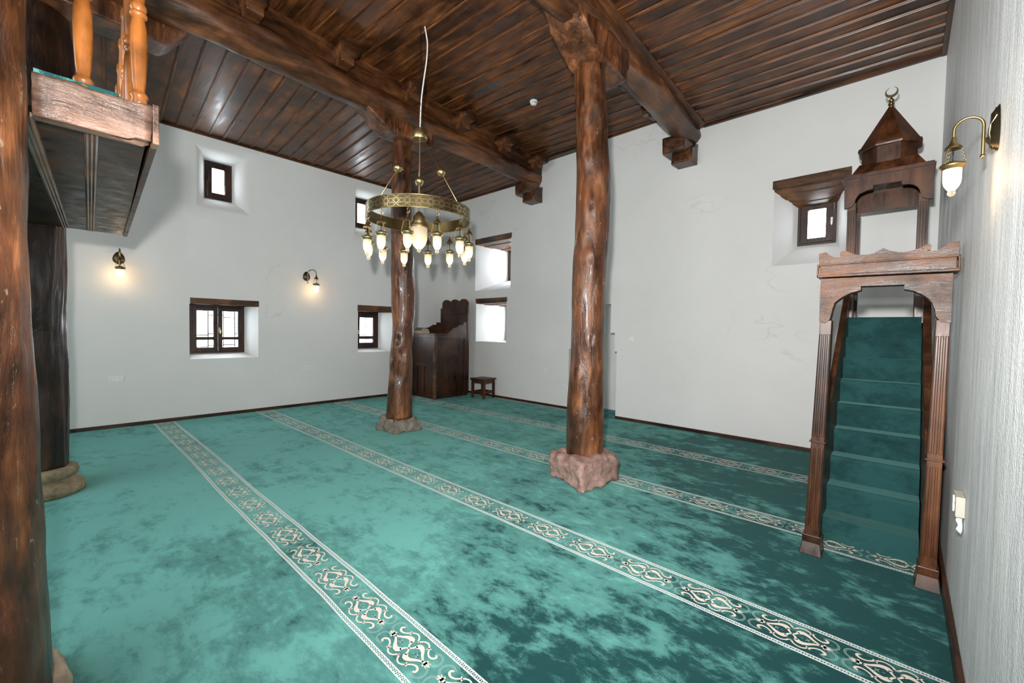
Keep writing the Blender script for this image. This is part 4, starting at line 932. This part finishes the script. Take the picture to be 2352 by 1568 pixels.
mb = MB(); mb.box(px1 - .05, px1 + .008, py0 - .008, py0 + .05, 0, 1.46); mb.build('corner_post', M['lintel'], root, bevel=.004)
mb = MB(); mb.box(px0 - .01, px1 + .03, py0 - .03, py0 + .36, 1.46, 1.49); mb.build('desk_top', M['pulpit'], root, bevel=.006)
armp = [(6.12, 1.46), (6.76, 1.46), (6.76, 1.76), (6.64, 1.76), (6.64, 1.70), (6.52, 1.695), (6.46, 1.66), (6.40, 1.63), (6.34, 1.62), (6.28, 1.57), (6.20, 1.52)]
for nm, xa, xb in (('arm_rest', px1 - .04, px1), ('arm_rest', px0, px0 + .04)): MB().prism(armp, 'x', xa, xb).build(nm, M['pulpit'], root)
bx0, bx1 = -8.74, -7.75; w3 = (bx1 - bx0) / 3; bk = [(bx0, .06), (bx1, .06), (bx1, 2.24)]
for j in (2, 1, 0):
    c = bx0 + w3 * (j + .5)
    for i in range(1, 12):
        t = PI * i / 12; bk.append((c + w3 / 2 * math.cos(t), 2.23 + .105 * math.sin(t)))
    if j: bk.append((bx0 + w3 * j, 2.225))
bk.append((bx0, 2.24))
concave_plate('backrest', bk, 6.765, 6.80, M['pulpit'], root, 'tall backrest with three scallops')
mb = MB(); mb.box(bx0 + .0, bx1 - .0, 6.74, 6.764, 1.96, 2.10); mb.box(bx0 - .05, bx0, 6.75, 6.80, 1.4, 2.12); mb.box(bx1 - .025, bx1 + .02, 6.75, 6.80, .05, 2.10); mb.build('back_frame', M['pulpit'], root, bevel=.004)
mb = MB(); mb.box(px0 + .05, px1 - .05, 6.15, 6.74, .92, .96); mb.build('seat', M['pulpit'], root, bevel=.004)
def book(cx, cy, z, lx, ly, h, rot, mat, label):
    r = thing('book', label, 'book', (cx, cy, z), 'books on the preaching desk')
    mb = MB(); c = (cx, cy, 0)
    mb.box(cx - lx / 2, cx + lx / 2, cy - ly / 2, cy + ly / 2, z, z + .006, rot, c); mb.box(cx - lx / 2, cx + lx / 2, cy - ly / 2, cy + ly / 2, z + h - .006, z + h, rot, c); mb.box(cx - lx / 2, cx + lx / 2, cy - ly / 2, cy - ly / 2 + .006, z + .006, z + h - .006, rot, c)
    mb.build('cover', M[mat], r)
    mb = MB(); mb.box(cx - lx / 2 + .008, cx + lx / 2 - .008, cy - ly / 2 + .007, cy + ly / 2 - .008, z + .0065, z + h - .0065, rot, c); mb.build('pages', M['paper'], r)
book(-8.42, 5.93, 1.4905, .30, .22, .055, .05, 'book_tan', 'tan book at the bottom of the stack on the preaching desk')
book(-8.43, 5.93, 1.5465, .28, .21, .045, -.06, 'book_dark', 'dark green book in the middle of the stack on the preaching desk')
book(-8.47, 5.94, 1.5925, .22, .17, .028, .1, 'book_dark', 'small dark book on top of the stack on the preaching desk')
# stool
root = thing('stool', 'small square brown wooden stool beside the preaching desk', 'stool', (-7.2, 6.82, 0))
rt = math.radians(4); cs = (-7.21, 6.80, 0); hx, hy = .205, .195
mb = MB(); mb.box(cs[0] - hx - .02, cs[0] + hx + .02, cs[1] - hy - .02, cs[1] + hy + .02, .435, .462, rt, cs); mb.build('seat', M['furniture'], root, bevel=.005)
for sx in (-1, 1):
    for sy in (-1, 1):
        x, y = cs[0] + sx * (hx - .028), cs[1] + sy * (hy - .028); mb = MB(); mb.box(x - .025, x + .025, y - .025, y + .025, 0, .435, rt, cs); mb.build('leg', M['furniture'], root, bevel=.003)
mb = MB()
for s in (-1, 1):
    mb.box(cs[0] - hx + .05, cs[0] + hx - .05, cs[1] + s * (hy - .028) - .012, cs[1] + s * (hy - .028) + .012, .355, .433, rt, cs)
    mb.box(cs[0] + s * (hx - .028) - .012, cs[0] + s * (hx - .028) + .012, cs[1] - hy + .05, cs[1] + hy - .05, .355, .433, rt, cs)
mb.build('apron', M['furniture'], root)
for s in (-1, 1):
    mb = MB(); mb.box(cs[0] - hx + .05, cs[0] + hx - .05, cs[1] + s * (hy - .028) - .014, cs[1] + s * (hy - .028) + .014, .115, .165, rt, cs); mb.build('stretcher', M['furniture'], root, bevel=.003)
    mb = MB(); mb.box(cs[0] + s * (hx - .028) - .014, cs[0] + s * (hx - .028) + .014, cs[1] - hy + .05, cs[1] + hy - .05, .115, .165, rt, cs); mb.build('stretcher', M['furniture'], root, bevel=.003)

# ------------------------------------------------------------------ sockets, switches, smoke detector
def plate(name, label, cat, fn, u, v, w_, h_, n=1, round_well=True, group=None, mat='white_plastic'):
    r = thing(name, label, cat, fn(u, v, 0), group)
    def bx(mb, a, b, c, e, d0, d1): mb.add([fn(uu, vv, dd) for dd in (d0, d1) for vv in (c, e) for uu in (a, b)], [(0, 2, 3, 1), (4, 5, 7, 6), (0, 1, 5, 4), (2, 6, 7, 3), (0, 4, 6, 2), (1, 3, 7, 5)])
    mb = MB(); bx(mb, u - w_ * n / 2, u + w_ * n / 2, v - h_ / 2, v + h_ / 2, -.009, .0); mb.build('cover_plate', M[mat], r, bevel=.003)
    for i in range(n):
        c = u + (i - (n - 1) / 2) * w_
        if round_well:
            mb = MB(); k = 20
            for q, rr, dd in ((0, .024, -.0095), (1, .021, -.0095), (2, .020, -.003)): mb.v += [fn(c + rr * w_ / .075 * math.cos(2 * PI * j / k), v + rr * w_ / .075 * math.sin(2 * PI * j / k), dd) for j in range(k)]
            for q in (0, 1): mb.f += [(q * k + j, q * k + (j + 1) % k, (q + 1) * k + (j + 1) % k, (q + 1) * k + j) for j in range(k)]
            mb.f.append(tuple(2 * k + j for j in range(k)))
            wll = mb.build('socket_well', M['socket_well'], r)
            mb = MB()
            for s in (-.008, .008): bx(mb, c + s - .003, c + s + .003, v - .003, v + .003, -.004, -.0035)
            mb.build('pin_hole', M['black_metal'], wll)
        else:
            mb = MB(); bx(mb, c - w_ * .33, c + w_ * .33, v - h_ * .33, v + h_ * .33, -.014, -.008); mb.build('rocker', M[mat], r, bevel=.003)
    return r
plate('wall_socket', 'white double wall socket below the left sconce, near the dark pillar', 'socket', fl, .62, .755, .085, .085, 2)
plate('wall_socket', 'white double wall socket below the middle sconce on the window wall', 'socket', fl, 3.475, .76, .09, .085, 2)
plate('wall_socket', 'small single socket low on the qibla wall right of the stool', 'socket', fq, -5.55, .745, .075, .075, 1)
plate('light_switch', 'white light switch on the qibla wall right of the middle pillar', 'switch', fq2, -3.55, 1.46, .085, .085, 1, False)
fr = lambda u, v, d: Vector((RX + .005 + d, u, v))
r = thing('wall_socket', 'loose cream socket box standing off the rough right wall, trailing a stub of tape', 'socket', (RX, 3.05, .77))
mb = MB(); mb.box(RX - .030, RX + .004, 2.985, 3.115, .715, .815); mb.build('socket_box', M['cream_plastic'], r, bevel=.004)
for z in (.745, .785): MB().lathe([(.0, -.0365), (.020, -.0365), (.022, -.033), (.022, -.028), (.0, -.028)], (RX, 3.05, z), 16, 'x').build('socket_well', M['white_plastic'], r, True, auto=40)
mb = MB(); mb.tube([(RX - .010, 3.03, .715), (RX - .014, 3.025, .69), (RX - .008, 3.03, .665), (RX - .013, 3.01, .65), (RX - .006, 3.02, .625)], [.010, .012, .009, .012, .003], 8); mb.build('tape_stub', M['white_plastic'], r, True)
r = thing('smoke_detector', 'small round white smoke detector on the raised ceiling bay', 'smoke detector', (-4.36, 5.12, ZM))
MB().lathe([(.0, ZM - .055), (.035, ZM - .054), (.046, ZM - .046), (.050, ZM - .035), (.052, ZM - .02), (.060, ZM - .018), (.062, ZM + .002)], (-4.36, 5.12, 0), 28, caps=False).build('detector_body', M['white_plastic'], r, True, auto=40)
mb = MB()
for j in range(3):
    a = to_cam + .5 * (j - 1); mb.box(-4.36 + .053 * math.cos(a) - .004, -4.36 + .053 * math.cos(a) + .004, 5.12 + .053 * math.sin(a) - .004, 5.12 + .053 * math.sin(a) + .004, ZM - .046, ZM - .024, a, None)
mb.build('vent_slot', M['black_metal'], r)

# ------------------------------------------------------------------ carpet with ornamental rows
mb = MB(); nx, ny = 70, 80; cx0, cx1, cy0, cy1 = LX + .012, RX - .014, BY, QY2
def cz(x, y): return .004 * noise.noise(Vector((x * 1.4, y * 1.4, 3.0))) * (1 if cy0 < y < cy1 else 0)
for j in range(ny + 1):
    for i in range(nx + 1):
        x = cx0 + (cx1 - cx0) * i / nx; y = cy0 + (cy1 - cy0) * j / ny; mb.v.append(Vector((x, y, 0.0)))
for j in range(ny):
    for i in range(nx): a = j * (nx + 1) + i; mb.f.append((a, a + 1, a + nx + 2, a + nx + 1))
# the carpet runs into the niche too
mb.add([(NC - .56, QY2, 0), (NC + .56, QY2, 0), (NC + .54, QY + .3, 0), (NC + .2, QY + .62, 0), (NC - .2, QY + .62, 0), (NC - .54, QY + .3, 0)], [(0, 1, 2, 3, 4, 5)])
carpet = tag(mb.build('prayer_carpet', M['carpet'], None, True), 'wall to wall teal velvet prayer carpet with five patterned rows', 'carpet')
PER = .413
def stroke(L, pts, wds, z, closed=False):
    """a flat ribbon of varying width through smoothed points"""
    pts = [Vector((p[0], p[1])) for p in pts]
    if not isinstance(wds, (list, tuple)): wds = [wds] * len(pts)
    P_, W2 = [], []
    for i in range(len(pts) - 1):
        a, b, c, d = pts[max(i - 1, 0)], pts[i], pts[i + 1], pts[min(i + 2, len(pts) - 1)]
        k = 3 if len(pts) > 2 else 1
        for j in range(k):
            t = j / k; P_.append(.5 * ((2 * b) + (c - a) * t + (2 * a - 5 * b + 4 * c - d) * t * t + (3 * b - a - 3 * c + d) * t ** 3)); W2.append(wds[i] + (wds[i + 1] - wds[i]) * t)
    P_.append(pts[-1]); W2.append(wds[-1]); n = len(P_)
    v, f = [], []
    for i in range(n):
        t = P_[min(i + 1, n - 1)] - P_[max(i - 1, 0)]; t = t.normalized() if t.length else Vector((1, 0)); q = Vector((-t.y, t.x)) * W2[i] * .6
        v += [P_[i] + q, P_[i] - q]
    for i in range(n - 1): f.append((2 * i, 2 * i + 1, 2 * i + 3, 2 * i + 2))
    L.append(([(p.x, p.y, z) for p in v], f))
def mirrored(L, pts, wds, z):
    for su in (1, -1):
        for sv in (1, -1): stroke(L, [(u * su, v * sv) for u, v in pts], wds, z)
cream = []; faint = []
zq = .0016
mirrored(cream, [(.022, .030), (.034, .043), (.052, .044), (.072, .034), (.092, .018), (.112, .006), (.124, .0)], [.020, .024, .021, .015, .011, .009, .008], zq)
mirrored(cream, [(.0, .0), (.012, .010), (.020, .024), (.024, .036)], [.006, .008, .010, .014], zq)
mirrored(cream, [(.004, .056), (.018, .076), (.042, .086), (.064, .080), (.078, .066)], [.010, .007, .007, .007, .008], zq)
mirrored(cream, [(.078, .066), (.090, .074)], [.012, .003], zq); mirrored(cream, [(.076, .068), (.070, .054)], [.010, .003], zq)
mirrored(cream, [(.084, .062), (.104, .044), (.128, .038), (.146, .048), (.148, .062), (.136, .066)], [.008, .007, .009, .011, .009, .008], zq)
for su in (1, -1):
    stroke(cream, [(su * .120, 0), (su * .146, 0)], [.010, .020], zq); stroke(cream, [(su * .140, -.020), (su * .140, .020)], .008, zq); stroke(cream, [(su * .146, 0), (su * .176, 0)], [.014, .003], zq)
    stroke(cream, [(su * .142, .004), (su * .166, .016)], [.008, .003], zq); stroke(cream, [(su * .142, -.004), (su * .166, -.016)], [.008, .003], zq)
stroke(cream, [(-.010, .056), (.010, .056)], [.006, .006], zq); stroke(cream, [(-.010, -.056), (.010, -.056)], [.006, .006], zq)
for r_, wd in ((.040, .0030), (.033, .0024)):
    for su in (1, -1):
        for sv in (1, -1): stroke(faint, [(su * (.158 + r_ * math.cos(t)), sv * (.046 + r_ * math.sin(t))) for t in [math.radians(-110 + 250 * i / 9) for i in range(10)]], wd, zq - .0003)
for su in (1, -1):
    for k in range(6):
        t = 2 * PI * k / 6; stroke(faint, [(su * .070 + .004 * math.cos(t), .004 * math.sin(t)), (su * .070 + .018 * math.cos(t), .014 * math.sin(t))], [.004, .0015], zq - .0003)
    stroke(faint, [(su * .04, .0), (su * .10, .0)], .0022, zq - .0003)
white = []
for s in (-1, 1):
    for v_, wd in ((.112, .0075), (.132, .0085)): stroke(white, [(-PER / 2 + PER * j / 12, s * v_) for j in range(13)], wd, zq)
    for k in range(16):
        u = -PER / 2 + PER * k / 16; stroke(white, [(u, s * .114), (u + PER / 32, s * .130)], .0045, zq); stroke(white, [(u + PER / 32, s * .130), (u + PER / 16, s * .114)], .003, zq)
def row_mesh(name, x0, x1, phase, yw):
    me = bpy.data.meshes.new(name); V, F, mi = [], [], []
    u = x0 + phase - PER
    while u - PER / 2 - .05 < x1:
        for lst, m_i in ((cream, 0), (white, 1), (faint, 2)):
            for v, f in lst:
                n = len(V)
                for p in v:
                    X = p[0] + u; V.append((X, p[1] + .018 * noise.noise(Vector((X * .55, yw, 0))) + .004 * noise.noise(Vector((X * 3, yw, 5))), p[2]))
                for g in f:
                    xs = [V[q + n][0] for q in g]
                    if min(xs) >= x0 and max(xs) <= x1: F.append(tuple(q + n for q in g)); mi.append(m_i)
        u += PER
    me.from_pydata(V, [], F)
    for m_ in (M['cream'], M['white_pile'], M['faint_pile']): me.materials.append(m_)
    me.polygons.foreach_set('material_index', mi); me.update(); return me
for k, (yc, xe) in enumerate(((1.182, RX - .03), (2.648, RX - .03), (4.128, -.42), (5.595, -.49), (-.285, RX - .03))):
    ph = {0: .05, 1: .19, 2: .11, 3: .27, 4: 0}[k]
    me = row_mesh('patterned_row', LX + .03, xe, ph, k * 3.7)
    o = bpy.data.objects.new('patterned_row', me); place(o, carpet); o.location = (0, yc, 0)
    if k == 0: o['label'] = 'cream arabesque row between white corded lines'
me = row_mesh('foot_rug_pattern', -.40, .10, .03, 3.0)
mbf = MB(); mbf.box(-.40, .110, 3.86, 4.14, .0, .004); fr_ = mbf.build('foot_rug', M['stair_carpet'], bpy.data.objects['minbar'])
o = bpy.data.objects.new('foot_rug_pattern', me); place(o, fr_); o.scale = (1.18, 1.05, 1); o.location = Vector((.03, 4.0, .0045)) - wl(bpy.data.objects['minbar'])
